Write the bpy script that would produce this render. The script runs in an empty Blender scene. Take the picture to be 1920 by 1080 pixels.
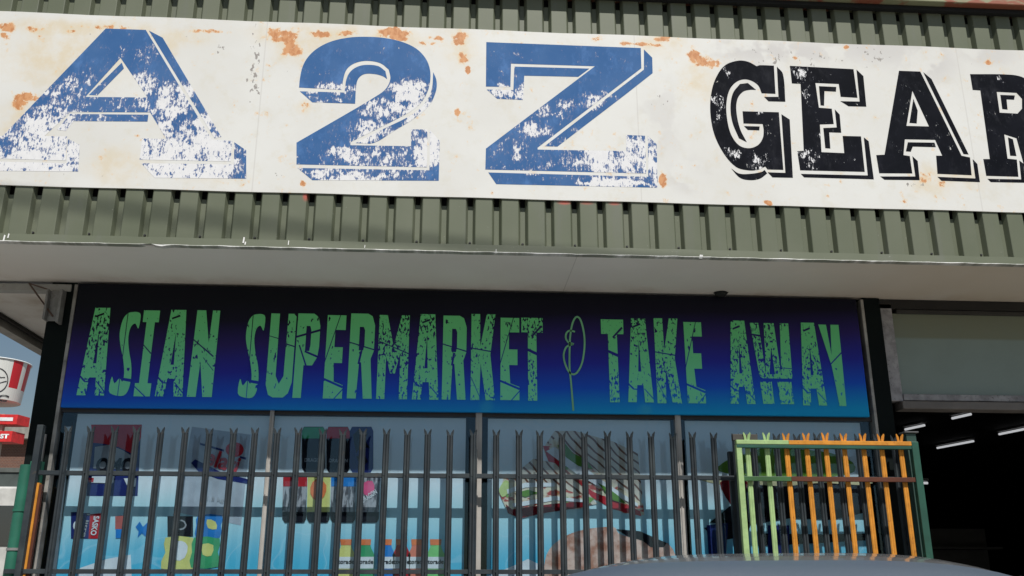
import bpy, bmesh, math, random
from mathutils import Vector, Matrix
from mathutils.geometry import tessellate_polygon
R = math.radians
random.seed(7)
scn = bpy.context.scene
col = scn.collection

# ---------------------------------------------------------------- camera
F_PX, YAW, PITCH = 1746.0, R(3.86), R(17.78)
CAM = Vector((0.0, -6.48, 1.5))
fwd = Vector((math.sin(YAW)*math.cos(PITCH), math.cos(YAW)*math.cos(PITCH), math.sin(PITCH)))
right = Vector((math.cos(YAW), -math.sin(YAW), 0))
up = right.cross(fwd)
cam_d = bpy.data.cameras.new('camera'); cam = bpy.data.objects.new('camera', cam_d); col.objects.link(cam)
cam_d.sensor_width = 36; cam_d.lens = F_PX/1920*36; cam_d.clip_end = 2000; cam_d.clip_start = 0.05
cam.matrix_world = Matrix.Translation(CAM) @ Matrix((right, up, -fwd)).transposed().to_4x4()
scn.camera = cam

# ---------------------------------------------------------------- light
SUNDIR = Vector((-0.23, 1.0, -1.49)).normalized()      # the way the light travels
sd = bpy.data.lights.new('sun', 'SUN'); sd.energy = 4.2; sd.angle = R(0.53); sd.color = (1, .965, .915)
sun = bpy.data.objects.new('sun', sd); col.objects.link(sun)
sun.rotation_euler = SUNDIR.to_track_quat('-Z', 'Y').to_euler(); sun.location = (3, -10, 14)
w = bpy.data.worlds.new('World'); scn.world = w; w.use_nodes = True
nt = w.node_tree; bg = nt.nodes['Background']
sky = nt.nodes.new('ShaderNodeTexSky'); sky.sky_type = 'NISHITA'; sky.sun_disc = False
tos = -SUNDIR
sky.sun_elevation = math.asin(tos.z); sky.sun_rotation = math.atan2(tos.x, tos.y)
sky.air_density = 1.3; sky.dust_density = 0.9; sky.ozone_density = 1.5
nt.links.new(sky.outputs[0], bg.inputs[0]); bg.inputs[1].default_value = 0.05
scn.view_settings.view_transform = 'Standard'; scn.view_settings.look = 'None'
scn.view_settings.exposure = 0.2; scn.view_settings.gamma = 1
scn.render.engine = 'CYCLES'

# ---------------------------------------------------------------- helpers
def ray(px, py):
    return (fwd*F_PX + right*(px-960) + up*(540-py)).normalized()
def B(px, py, Y):                       # photo measurement -> (x, z) on the plane y = Y
    d = ray(px, py); t = (Y-CAM.y)/d.y; p = CAM+d*t
    return p.x, p.z
def BZ(px, py, Z):                      # -> (x, y) on the level z = Z
    d = ray(px, py); t = (Z-CAM.z)/d.z; p = CAM+d*t
    return p.x, p.y

def link(o): col.objects.link(o); return o
def tag(o, label=None, cat=None, group=None, kind=None):
    if label: o['label'] = label
    if cat: o['category'] = cat
    if group: o['group'] = group
    if kind: o['kind'] = kind
    return o
def thing(name, label, cat, loc=(0,0,0), group=None):
    o = link(bpy.data.objects.new(name, None)); o.location = loc; o.empty_display_size = .1
    return tag(o, label, cat, group)
class MB:
    def __init__(s): s.v = []; s.f = []; s.sm = []
    def add(s, vs, fs, smooth=False):
        k = len(s.v); s.v += [tuple(v) for v in vs]; s.f += [tuple(i+k for i in f) for f in fs]; s.sm += [smooth]*len(fs)
    def box(s, a, b):
        x0,y0,z0 = [min(a[i],b[i]) for i in range(3)]; x1,y1,z1 = [max(a[i],b[i]) for i in range(3)]
        s.add([(x0,y0,z0),(x1,y0,z0),(x1,y1,z0),(x0,y1,z0),(x0,y0,z1),(x1,y0,z1),(x1,y1,z1),(x0,y1,z1)],
              [(0,3,2,1),(4,5,6,7),(0,1,5,4),(1,2,6,5),(2,3,7,6),(3,0,4,7)]); return s
    def tube(s, pts, r, n=10, cap=True):
        pts = [Vector(p) for p in pts]; rs = r if isinstance(r, (list,tuple)) else [r]*len(pts)
        vs = []
        for i, p in enumerate(pts):
            t = (pts[min(i+1,len(pts)-1)]-pts[max(i-1,0)]).normalized()
            a = t.cross(Vector((0,0,1)) if abs(t.z) < .9 else Vector((1,0,0))).normalized(); b = t.cross(a)
            for k in range(n):
                q = 2*math.pi*k/n; vs.append(p + a*math.cos(q)*rs[i] + b*math.sin(q)*rs[i])
        fs = [(i*n+k, i*n+(k+1)%n, (i+1)*n+(k+1)%n, (i+1)*n+k) for i in range(len(pts)-1) for k in range(n)]
        s.add(vs, fs, True)
        if cap: s.add(vs[:n], [tuple(range(n))]); s.add(vs[-n:], [tuple(range(n))[::-1]])
        return s
    def build(s, name, mat, parent=None):
        me = bpy.data.meshes.new(name); me.from_pydata(s.v, [], s.f); me.update()
        for p, q in zip(me.polygons, s.sm): p.use_smooth = q
        if mat: me.materials.append(mat)
        o = link(bpy.data.objects.new(name, me))
        bm = bmesh.new(); bm.from_mesh(me); bmesh.ops.recalc_face_normals(bm, faces=bm.faces); bm.to_mesh(me); bm.free()
        return child(o, parent)
def child(o, parent):
    if parent is not None:
        o.parent = parent
        m = Matrix.Identity(4); q = parent
        while q is not None: m = Matrix.Translation(q.location) @ m; q = q.parent
        # every thing is only translated, geometry is authored in world space
        if o.type == 'MESH': o.data.transform(m.inverted())
    return o
def bevel(o, w=.004, n=2):
    m = o.modifiers.new('bevel', 'BEVEL'); m.width = w; m.segments = n; m.limit_method = 'ANGLE'; return o

def flat(name, loops, Y, mat, parent=None, thick=0.0):
    """a flat shape on the plane y=Y; loops = [outer, hole, ...] of (x, z)"""
    v3 = [[Vector((x, 0, z)) for x, z in L] for L in loops]
    tr = tessellate_polygon([[Vector((p.x, p.z, 0)) for p in L] for L in v3])
    vs = [(p.x, Y, p.z) for L in v3 for p in L]
    m = MB(); fs = []
    for t in tr:
        a, b, c = [Vector(vs[i]) for i in t]
        if (b-a).cross(c-a).y > 0: t = (t[0], t[2], t[1])
        fs.append(tuple(t))
    me = bpy.data.meshes.new(name); me.from_pydata(vs, [], fs); me.materials.append(mat)
    o = link(bpy.data.objects.new(name, me))
    if thick:
        md = o.modifiers.new('t', 'SOLIDIFY'); md.thickness = thick; md.offset = -1
    return child(o, parent)
def flat_px(name, loops, Y, mat, parent=None, ox=0, oy=0, s=1.0, thick=0.0):
    return flat(name, [[B(ox+x/s, oy+y/s, Y) for x, y in L] for L in loops], Y, mat, parent, thick)
def smooth_loop(pts, n=4):
    out = []; N = len(pts)
    for i in range(N):
        p0,p1,p2,p3 = pts[i-1],pts[i],pts[(i+1)%N],pts[(i+2)%N]
        for k in range(n):
            t = k/n
            out.append(tuple(.5*((2*p1[j])+(-p0[j]+p2[j])*t+(2*p0[j]-5*p1[j]+4*p2[j]-p3[j])*t*t+(-p0[j]+3*p1[j]-3*p2[j]+p3[j])*t**3) for j in (0,1)))
    return out
def csmooth(pts, n=5, lim=38):
    P=[Vector(p) for p in pts]; N=len(P); cor=[]
    for i in range(N):
        a=P[i]-P[i-1]; b=P[(i+1)%N]-P[i]; cor.append(math.degrees(a.angle(b,0))>lim)
    out=[]
    for i in range(N):
        p1,p2=P[i],P[(i+1)%N]
        if cor[i] and cor[(i+1)%N]: out.append(tuple(p1)); continue
        p0=p1*2-p2 if cor[i] else P[i-1]; p3=p2*2-p1 if cor[(i+1)%N] else P[(i+2)%N]
        L=(p2-p1).length; m1=(p2-p0); m2=(p3-p1); m1=m1*(L/max(m1.length,1e-6)); m2=m2*(L/max(m2.length,1e-6))
        for k in range(n):
            t=k/n; out.append(tuple((2*t**3-3*t*t+1)*p1+(t**3-2*t*t+t)*m1+(-2*t**3+3*t*t)*p2+(t**3-t*t)*m2))
    return out
def merge_flat(name, shapes, Y, mat, parent=None, ox=0, oy=0, s=1.0):
    """several flat shapes (each a list of loops, photo measures) joined into one mesh"""
    vs=[]; fs=[]
    for loops in shapes:
        L3=[[B(ox+x/s, oy+y/s, Y) for x,y in L] for L in loops]
        tr=tessellate_polygon([[Vector((x,z,0)) for x,z in L] for L in L3]); k=len(vs)
        vs+=[(x,Y,z) for L in L3 for x,z in L]
        for t in tr:
            t=tuple(i+k for i in t); a,b,c=[Vector(vs[i]) for i in t]
            if (b-a).cross(c-a).y>0: t=(t[0],t[2],t[1])
            fs.append(t)
    me=bpy.data.meshes.new(name); me.from_pydata(vs,[],fs); me.materials.append(mat)
    return child(link(bpy.data.objects.new(name,me)),parent)

# ---- node material helper
class NM:
    def __init__(s, name):
        s.m = bpy.data.materials.new(name); s.m.use_nodes = True; s.t = s.m.node_tree
        s.b = s.t.nodes['Principled BSDF']; s.out = s.t.nodes['Material Output']
        s.g = s.t.nodes.new('ShaderNodeNewGeometry'); s.pos = s.g.outputs['Position']
    def n(s, typ, **k):
        nd = s.t.nodes.new(typ)
        for a, v in k.items(): setattr(nd, a, v)
        return nd
    def set(s, nd, i, v):
        if hasattr(v, 'is_output') or isinstance(v, bpy.types.NodeSocket): s.t.links.new(v, nd.inputs[i])
        else:
            if isinstance(v, (tuple, list)) and len(v) == 3 and nd.inputs[i].type == 'RGBA': v = (*v, 1)
            nd.inputs[i].default_value = v
    def math(s, op, a, b=0.0, clamp=False):
        nd = s.n('ShaderNodeMath', operation=op, use_clamp=clamp); s.set(nd, 0, a); s.set(nd, 1, b); return nd.outputs[0]
    def vm(s, op, a, b=(0,0,0)):
        nd = s.n('ShaderNodeVectorMath', operation=op); s.set(nd, 0, a); s.set(nd, 1, b)
        return nd.outputs['Value'] if op == 'LENGTH' else nd.outputs[0]
    def noise(s, scale, detail=4, rough=.55, vec=None, stretch=None, off=(0,0,0)):
        v = vec or s.pos
        if stretch or off != (0,0,0):
            v = s.vm('MULTIPLY', v, stretch or (1,1,1)); v = s.vm('ADD', v, off)
        nd = s.n('ShaderNodeTexNoise'); nd.inputs['Scale'].default_value = scale; nd.inputs['Detail'].default_value = detail
        nd.inputs['Roughness'].default_value = rough; s.t.links.new(v, nd.inputs['Vector']); return nd.outputs['Fac']
    def ramp(s, x, a, b, lo=0.0, hi=1.0, smooth=True):
        nd = s.n('ShaderNodeMapRange'); nd.interpolation_type = 'SMOOTHSTEP' if smooth else 'LINEAR'
        s.set(nd, 0, x); s.set(nd, 1, a); s.set(nd, 2, b); s.set(nd, 3, lo); s.set(nd, 4, hi); return nd.outputs[0]
    def mix(s, f, a, b):
        nd = s.n('ShaderNodeMix', data_type='RGBA'); s.set(nd, 0, f); s.set(nd, 6, a); s.set(nd, 7, b); return nd.outputs[2]
    def xz(s):
        nd = s.n('ShaderNodeSeparateXYZ'); s.t.links.new(s.pos, nd.inputs[0]); return nd.outputs
    def blobs(s, items, Y, warp=0.0):
        """soft elliptical patches at measured places on the plane y=Y; items (px,py,rx,ry,amp)"""
        acc = None; pos = s.pos
        if warp:
            nd = s.n('ShaderNodeTexNoise'); nd.inputs['Scale'].default_value = 7; nd.inputs['Detail'].default_value = 3
            s.t.links.new(s.pos, nd.inputs['Vector'])
            d = s.vm('SUBTRACT', nd.outputs['Color'], (.5,.5,.5)); d = s.vm('MULTIPLY', d, (warp,0,warp)); pos = s.vm('ADD', pos, d)
        for px, py, rx, ry, amp in items:
            x, z = B(px, py, Y); x2, _ = B(px+rx, py, Y); _, z2 = B(px, py-ry, Y)
            d = s.vm('SUBTRACT', pos, (x, Y, z)); d = s.vm('MULTIPLY', d, (1/(x2-x), 0, 1/(z2-z)))
            v = s.ramp(s.vm('LENGTH', d), 1.25, .25, 0, amp)
            acc = v if acc is None else s.math('MAXIMUM', acc, v)
        return acc
    def bump(s, h, strength=.3, dist=.01):
        nd = s.n('ShaderNodeBump'); nd.inputs['Strength'].default_value = strength; nd.inputs['Distance'].default_value = dist
        s.t.links.new(h, nd.inputs['Height']); s.t.links.new(nd.outputs[0], s.b.inputs['Normal'])
    def fin(s, colr, rough=.6, metal=0.0, spec=.5, coat=0.0):
        s.set(s.b, 'Base Color', colr); s.set(s.b, 'Roughness', rough); s.set(s.b, 'Metallic', metal)
        s.b.inputs['Specular IOR Level'].default_value = spec
        if coat: s.b.inputs['Coat Weight'].default_value = coat; s.b.inputs['Coat Roughness'].default_value = .05
        return s.m
def plain(name, c, rough=.6, metal=0.0, var=.15, scale=6, spec=.5, coat=0.0, dirt=None):
    k = NM(name); f = k.noise(scale, 5); c1 = tuple(x*(1-var) for x in c); c2 = tuple(min(1, x*(1+var)) for x in c)
    cc = k.mix(k.ramp(f, .3, .7), c1, c2)
    if dirt:
        cc = k.mix(k.ramp(k.noise(scale*3.1, 6, .65, off=(3,1,7)), .56, .72, 0, .75), cc, dirt)
    return k.fin(cc, rough, metal, spec, coat)

# ---------------------------------------------------------------- key planes
YF = -0.84            # outer face of the fascia ribs
YS = YF-0.012         # face of the big signboard
ZS = B(960, 474.5, YF)[1]          # soffit level
XL, XR = -6.2, 8.5
YB = -0.07            # banner face
YFE = -0.16           # palisade fence
YG = -0.36            # sliding gate
ZC = B(1780, 4, YF-.10)[1]         # coping underside
ZFB = ZS              # fascia foot

# ---------------------------------------------------------------- setting: ground
m = NM('asphalt'); n1 = m.noise(.8, 5); n2 = m.noise(60, 3)
c = m.mix(n1, (.15,.145,.13), (.22,.205,.185)); c = m.mix(m.ramp(n2,.4,.7,0,.35), c, (.10,.095,.09)); m.bump(n2, .4, .01); ASPH = m.fin(c, .9)
g = MB(); g.add([(-400,-400,0),(400,-400,0),(400,400,0),(-400,400,0)], [(0,1,2,3)])
tag(g.build('ground', ASPH), 'light grey worn asphalt of the parking lot', None, None, 'structure')
PAV = plain('concrete_paving', (.36,.34,.30), .9, var=.2, scale=3)
g = MB().box((-9,-1.5,.004),(9,-.01,.12)); bevel(tag(g.build('pavement', PAV), 'concrete pavement strip along the shop front', None, None, 'structure'), .02)
WHITEP = plain('road_paint', (.7,.7,.66), .7, var=.15)

# ---------------------------------------------------------------- shop building
m = NM('fascia_green'); n1 = m.noise(1.6, 4); st = m.noise(9, 5, .6, stretch=(1,1,.12)); sp = m.noise(70, 2, off=(5,5,5))
c = m.mix(m.ramp(n1,.3,.7), (.116,.132,.086), (.140,.154,.106)); c = m.mix(m.ramp(st,.52,.75,0,.35), c, (.15,.155,.14))
c = m.mix(m.ramp(sp,.74,.77,0,.5), c, (.5,.5,.46))
c = m.mix(m.blobs([(573,368,6,10,1),(1058,380,14,5,1),(1100,381,14,4,.6),(1152,382,12,4,.8),(1665,0,70,10,.8)], YF), c, (.42,.10,.07))
GREEN = m.fin(c, .5, 0, .35)
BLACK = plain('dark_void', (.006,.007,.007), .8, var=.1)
WALL = plain('plaster_wall', (.40,.38,.33), .9, var=.12, scale=2, dirt=(.2,.17,.13))
shop = thing('shop_building', 'single storey shop with green corrugated steel fascia over a dark shopfront', 'shop', (0,1,0))
# corrugated fascia
PIT = .1715
x0 = B(693.3, 374, YF)[0]
xa = B(15/3+640, 374, YF)[0]; xb = B(1780/3+640, 382, YF)[0]; PIT = (xb-xa)/12
k0 = int((XL-x0)/PIT)-1; zt = ZC+.12; zb = ZS+.012
prof = []
k = k0
while x0+k*PIT < XR:
    X = x0+k*PIT; dp = .037
    prof += [(X, YF), (X+.004, YF-.002), (X+.106, YF-.002), (X+.110, YF), (X+.124, YF+dp), (X+PIT-.016, YF+dp)]
    k += 1
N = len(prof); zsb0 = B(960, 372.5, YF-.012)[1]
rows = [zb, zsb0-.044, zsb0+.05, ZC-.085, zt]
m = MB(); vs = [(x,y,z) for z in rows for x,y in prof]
m.add(vs, [(r*N+i,r*N+i+1,(r+1)*N+i+1,(r+1)*N+i) for r in range(4) for i in range(N-1) if not (r in (1,3) and i%6 == 4)])  # pans cut out where sign and coping shadows fall, so black backing shows
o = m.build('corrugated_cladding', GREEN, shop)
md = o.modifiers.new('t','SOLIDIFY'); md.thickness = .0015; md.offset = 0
# backing behind cladding + roof + coping
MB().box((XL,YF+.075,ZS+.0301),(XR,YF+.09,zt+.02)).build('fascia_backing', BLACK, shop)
m = NM('coping_rusty'); n1 = m.noise(3.5, 4, .6, stretch=(1,1,3)); c = m.mix(m.ramp(n1,.47,.56), (.26,.27,.16), (.27,.085,.045)); COP = m.fin(c, .6)
bevel(MB().box((XL,YF-.10,ZC),(XR,YF+.12,ZC+.16)).build('coping', COP, shop), .006)
bevel(MB().box((XL,YF-.045,ZC-.035),(XR,YF+.0,ZC-.002)).build('coping_shade_strip', BLACK, shop), .003)  # black strip standing in for the shadow band under the coping
MB().box((B(60,632,YF)[0]-.3,YF+.125,ZC+.02),(16,22,ZC+.10)).build('roof', plain('roof_sheet',(.3,.3,.3)), shop)
# flashing at the foot with chipped white lip
m = MB(); n = 150
zf1 = ZS+.050
for i in range(n+1):
    X = XL+(XR-XL)*i/n
    m.v += [(X, YF-.006, zf1+.0015*math.sin(i*1.7)), (X, YF-.010, ZS)]
m.f = [(2*i,2*i+1,2*i+3,2*i+2) for i in range(n)]; m.sm = [False]*n
o = m.build('foot_flashing', GREEN, shop); md = o.modifiers.new('t','SOLIDIFY'); md.thickness = .002; md.offset = 1
m = NM('chipped_lip'); n1 = m.noise(2.6, 5, .7, stretch=(1,0,0)); c = m.mix(m.ramp(n1,.44,.60), (.24,.25,.21), (.62,.62,.60)); LIP = m.fin(c, .5)
m = MB(); n = 420; bx = B(292,462,YF)[0]
for i in range(n+1):
    X = XL+(XR-XL)*i/n; j = .0018*math.sin(i*.9)+random.uniform(-.0016,.0016)
    bump = .010*math.exp(-((X-bx)/.09)**2)*math.sin((X-bx)*34)
    m.v += [(X, YF-.014, ZS+.001+j*.5-bump*.3), (X, YF-.016, ZS-.004+j*.7-bump), (X, YF+.03, ZS-.0062+j*.2-bump*.8)]
for i in range(n): m.f += [(3*i,3*i+1,3*i+4,3*i+3),(3*i+1,3*i+2,3*i+5,3*i+4)]
m.sm = [False]*len(m.f); m.build('chipped_white_lip', LIP, shop)
CHIP = plain('bare_white_chip', (.8,.8,.78), .6)
for px, py, wd, h in [(457,450,.012,.04),(460,456,.01,.02),(541,455,.006,.03),(8,446,.012,.04),(16,442,.01,.03),(684,462,.005,.02),(1314,481,.028,.025),(930,471,.006,.03)]:
    X, Z = B(px, py, YF-.011)
    flat('paint_chip', [[(X-wd*.5,Z-h*.5),(X+wd*.3,Z-h*.55),(X+wd*.55,Z+h*.4),(X-wd*.2,Z+h*.5)]], YF-.0135, CHIP, shop)
# screws in every second pan
m_s = plain('screw_steel', (.03,.03,.03), .5)
for i in range(k0, k0+90, 2):
    X = x0+i*PIT+.139
    if B(0,400,YF)[0]-.1 < X < B(1920,400,YF)[0]+.1:
        MB().tube([(X,YF+.034,ZS+.075),(X,YF+.026,ZS+.075)], [.0085,.006], 8).build('screw', m_s, shop)
# soffit
m = NM('soffit_board'); n1 = m.noise(.9, 4); n2 = m.noise(3, 5, .6)
c = m.mix(m.ramp(n1,.3,.7), (.74,.71,.66), (.82,.80,.76))
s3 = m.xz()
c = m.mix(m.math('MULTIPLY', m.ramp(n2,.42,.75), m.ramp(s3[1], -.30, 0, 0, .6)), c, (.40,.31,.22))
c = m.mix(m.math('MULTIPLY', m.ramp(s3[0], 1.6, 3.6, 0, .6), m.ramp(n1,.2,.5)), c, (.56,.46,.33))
fr = m.math('FRACT', m.math('DIVIDE', m.math('ADD', s3[0], 20-B(795,500,-.5)[0]+.6), 4.8)); 
c = m.mix(m.math('MULTIPLY', m.ramp(m.math('ABSOLUTE', m.math('SUBTRACT', fr, .5)), .0008, .0004), .3), c, (.2,.19,.17))
m.bump(n2, .12, .02); SOF = m.fin(c, .75)
MB().box((XL,YF+.012,ZS-.003),(XR,.0,ZS+.03)).build('soffit', SOF, shop)
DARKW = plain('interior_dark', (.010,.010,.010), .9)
xl, xr = B(68,720,0)[0], XR
ZD = B(1800,768,0)[1]                # door head
xj = B(1652,700,0)[0]                # right column centre line
xlft = B(116,640,0)[0]
MB().box((xlft+.0,.26,.1),(xlft+.2,21.9,ZC)).build('side_wall', plain('wall_dark_green',(.05,.055,.05),.8), shop)  # one dark grey green over the whole wall
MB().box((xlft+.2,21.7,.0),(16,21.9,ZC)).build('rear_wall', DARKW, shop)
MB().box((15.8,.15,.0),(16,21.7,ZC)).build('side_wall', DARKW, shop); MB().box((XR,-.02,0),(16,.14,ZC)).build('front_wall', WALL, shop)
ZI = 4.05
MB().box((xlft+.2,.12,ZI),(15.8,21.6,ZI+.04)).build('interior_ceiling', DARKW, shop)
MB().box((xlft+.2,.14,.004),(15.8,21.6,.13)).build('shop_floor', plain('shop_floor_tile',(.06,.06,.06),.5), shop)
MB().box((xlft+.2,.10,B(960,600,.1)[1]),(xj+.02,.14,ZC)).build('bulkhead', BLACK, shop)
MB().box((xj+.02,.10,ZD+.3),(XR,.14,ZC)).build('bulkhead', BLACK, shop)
# columns
m = NM('column_green'); n1 = m.noise(2, 4); c = m.mix(m.ramp(n1,.3,.7), (.012,.075,.048), (.02,.095,.06)); COLG = m.fin(c, .45)
m = NM('column_shaded_green'); n1 = m.noise(2, 4); c = m.mix(m.ramp(n1,.3,.7), (.003,.006,.006), (.005,.009,.009)); COLD = m.fin(c, .7, 0, .12)  # column green with the deep canopy shade put into its colour
SUNL = B(60,876,-.1)[1]
xc0, xc1 = B(88,605,-.02)[0], B(137,605,-.02)[0]
bevel(MB().box((xc0,-.04,.1),(xc1,.24,ZS-.006)).build('column', COLD, shop), .008)
xr0, xr1 = B(1617,570,-.06)[0], B(1650,570,-.06)[0]
bevel(MB().box((xr0,-.06,.1),(xr1,.16,ZS-.006)).build('column', COLD, shop), .006)
STEEL = plain('galvanised_grey', (.24,.24,.235), .55, .2, var=.25, scale=12, dirt=(.08,.05,.03))
# transom panel, door head
m = NM('frosted_transom'); s3 = m.xz(); n1 = m.noise(2.2, 5); zz = B(1800,636,0)[1]
c = m.mix(m.ramp(s3[2], zz-.012, zz+.012), (.22,.275,.25), (.18,.195,.135)); c = m.mix(m.ramp(n1,.4,.75,0,.4), c, (.16,.19,.16))
FROST = m.fin(c, .35, 0, .5)
TX0, TZ1 = B(1668,585,0)[0], B(1760,590,0)[1]
TZ0 = B(1800,745,0)[1]
tp = thing('transom_window', 'frosted grey green transom window above the open shop entrance', 'window', (TX0,0,TZ0))
MB().box((TX0-.01,-.004,TZ0),(XR-.02,.006,TZ1)).build('pane', FROST, tp)
FRM = plain('aluminium_grey', (.30,.29,.30), .55, .1, var=.3, scale=14, dirt=(.05,.045,.04))
for a, b in [((xr1+.004,-.03,TZ0-.04),(TX0+.004,.06,ZS-.04)), ((TX0+.005,-.04,TZ0-.035),(XR,.05,TZ0+.012)), ((TX0+.042,-.022,TZ1-.002),(XR,.05,TZ1+.03))]:
    bevel(MB().box(a,b).build('frame', FRM if b[2] < TZ1+.02 or b[0] < XR else plain('frame_dark_top',(.03,.028,.025)), tp), .005)
bevel(MB().box((TX0-.02,-.06,TZ0-.10),(XR,.07,TZ0-.042)).build('sill', plain('sill_dark',(.15,.135,.125),.6), tp), .006)
MB().box((xr1+.005,-.03,TZ1+.032),(XR,.06,ZS-.007)).build('head_board', plain('dark_head',(.02,.018,.016),.8), tp)

# left wing of the canopy round the corner
wing = thing('corner_canopy', 'side canopy with pale ceiling and dark gutter running back past the left corner column', 'canopy', (xc0-.5,1,ZS))
ex, ey = BZ(60, 632, ZS-.06); ex2, ey2 = BZ(0, 604, ZS-.06)
EX = (ex+ex2)/2
MB().box((EX,.03,ZS-.02),(xc0+.06,7.0,ZS+.02)).build('ceiling', SOF, wing)
MB().box((EX-.10,.03,ZS-.10),(EX-.005,7.0,ZS+.08)).build('gutter', plain('gutter_grey',(.36,.34,.31),.6), wing)
MB().box((EX-.0,.03,ZS-.045),(EX+.035,7.0,ZS-.022)).build('edge_batten', plain('batten_dark',(.05,.045,.04),.8), wing)
z1 = B(50,525,-.03)[1]; 
bevel(MB().box((XL,-.05,ZS-.075),(xc0+.14,.028,ZS-.022)).build('beam', plain('beam_pale',(.35,.35,.33),.6,dirt=(.2,.17,.14)), wing), .005)
# bracket and struts
bx0, bz0 = B(101,600,-.1); bx1, bz1 = B(116,533,-.1)
br = MB(); br.box((bx1-.09,-.12,bz0),(bx1-.075,-.045,ZS-.08)); br.box((bx1-.075,-.075,bz0),(bx1+.012,-.065,ZS-.08)); br.box((bx1+.0,-.12,bz0-.02),(bx1+.02,-.045,ZS-.08))
bevel(br.build('bracket', STEEL, wing), .004)
p0 = B(55,532,-.09); p1 = B(99,593,-.09); p2 = B(93,544,-.09)
RUST = plain('rusty_strut', (.10,.06,.045), .8)
MB().tube([(p0[0],-.09,p0[1]),(p1[0],-.09,p1[1])], .006, 6).build('strut', RUST, wing)
MB().tube([(p0[0],-.10,p0[1]),(p2[0],-.10,p2[1])], .005, 6).build('strut', RUST, wing)

# ---------------------------------------------------------------- big signboard
def sign_nodes(k):
    n1 = k.noise(1.3, 4); n2 = k.noise(7, 6, .65); n3 = k.noise(38, 4, .6, stretch=(1,1,.6)); n4 = k.noise(5, 3, .5, off=(9,2,4))
    c = k.mix(k.ramp(n1,.35,.65), (.66,.655,.62), (.70,.70,.67))
    c = k.mix(k.ramp(n2,.48,.72,0,.55), c, (.62,.59,.50))
    yel = k.blobs([(130,110,150,60,1),(45,230,60,60,.9),(220,310,70,40,.8),(150,55,200,22,1),(650,70,200,25,1),(560,85,60,40,.9),(330,70,80,20,.7),(860,90,40,40,.9),(1240,85,70,25,.8),(1310,150,40,50,.8),(1750,340,60,35,.8),(1800,330,80,30,.6),(570,200,20,16,.8),(400,330,80,18,.5),(325,85,15,30,.8)], YS, .08)
    c = k.mix(k.math('MULTIPLY', yel, k.ramp(n2,.32,.6,.15,.6)), c, (.66,.54,.34))
    gry = k.blobs([(1450,95,170,26,1),(1640,90,120,40,.9),(1740,110,60,60,.9),(1240,220,60,100,.5),(1290,330,50,40,.7),(1420,130,60,30,.8),(1850,100,70,25,.7),(1700,120,40,40,.6)], YS, .10)
    c = k.mix(k.math('MULTIPLY', gry, k.ramp(n4,.42,.52,.1,.8)), c, (.54,.525,.51))
    fl = k.blobs([(480,80,18,120,.8),(475,150,16,50,1),(410,95,30,16,.6),(250,65,150,10,.6),(215,130,20,20,.3),(545,125,10,20,.5),(1240,190,30,35,.6),(180,330,200,10,.4),(510,328,40,8,.5),(1490,110,130,25,.8),(1640,100,60,40,.7),(1600,350,300,10,.3),(1820,200,10,10,.4),(1720,340,60,20,.6)], YS, .10)
    c = k.mix(k.ramp(k.math('ADD', n3, k.math('MULTIPLY', fl, .22)), .755, .785), c, (.30,.28,.26))
    rs = k.blobs([(530,66,38,18,1),(547,92,22,22,1),(600,64,34,9,.85),(650,64,30,7,.8),(742,62,34,14,1.2),(745,72,30,8,1),(815,70,30,6,.7),(860,72,22,18,.95),(866,108,16,14,.8),(878,132,8,9,.9),(48,180,30,11,1),(36,192,18,16,.95),(12,50,26,14,.95),(8,68,10,10,.9),(1318,115,36,15,1.1),(1300,103,18,12,.9),(1244,336,12,20,1),(858,211,7,12,.9),(570,199,13,11,.7),(1245,72,20,12,.75),(1205,84,50,5,.75),(1120,72,18,9,.6),(568,345,8,8,.95),(1440,381,12,5,.9),(200,52,80,6,.6),(395,60,60,5,.6),(65,55,20,8,.6),(135,58,14,5,.8),(1490,106,6,8,.7),(1855,119,9,7,.6),(700,82,20,6,.6),(800,82,20,6,.6),(1736,335,22,12,.62),(1765,345,10,8,.6),(1587,88,7,5,.7)], YS, .05)
    n6 = k.noise(16, 6, .7, off=(6,1,1)); d = k.math('ADD', k.math('MULTIPLY', rs, .48), k.math('ADD', k.math('MULTIPLY', n2, .45), k.math('SUBTRACT', k.math('MULTIPLY', n6, 1.5), .95*.5)))
    c = k.mix(k.ramp(d, .66, .80, 0, .5), c, (.75,.50,.24))
    rc = k.mix(k.ramp(n3,.4,.6), (.50,.20,.07), (.62,.30,.13))
    c = k.mix(k.ramp(d, .78, .86, 0, .95), c, rc)
    sx = k.xz()[0]
    for px in (487, 1195, 1810):
        x = B(px,200,YS)[0]
        c = k.mix(k.ramp(k.math('ABSOLUTE', k.math('SUBTRACT', sx, x)), .006, .002, 0, .4), c, (.5,.48,.45))
    return c, n2, n3
k = NM('sign_white'); c, n2, n3 = sign_nodes(k); k.bump(k.math('ADD', k.noise(2,3), k.math('MULTIPLY',n3,.15)), .25, .01); SIGNM = k.fin(c, .55, 0, .3)
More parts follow.
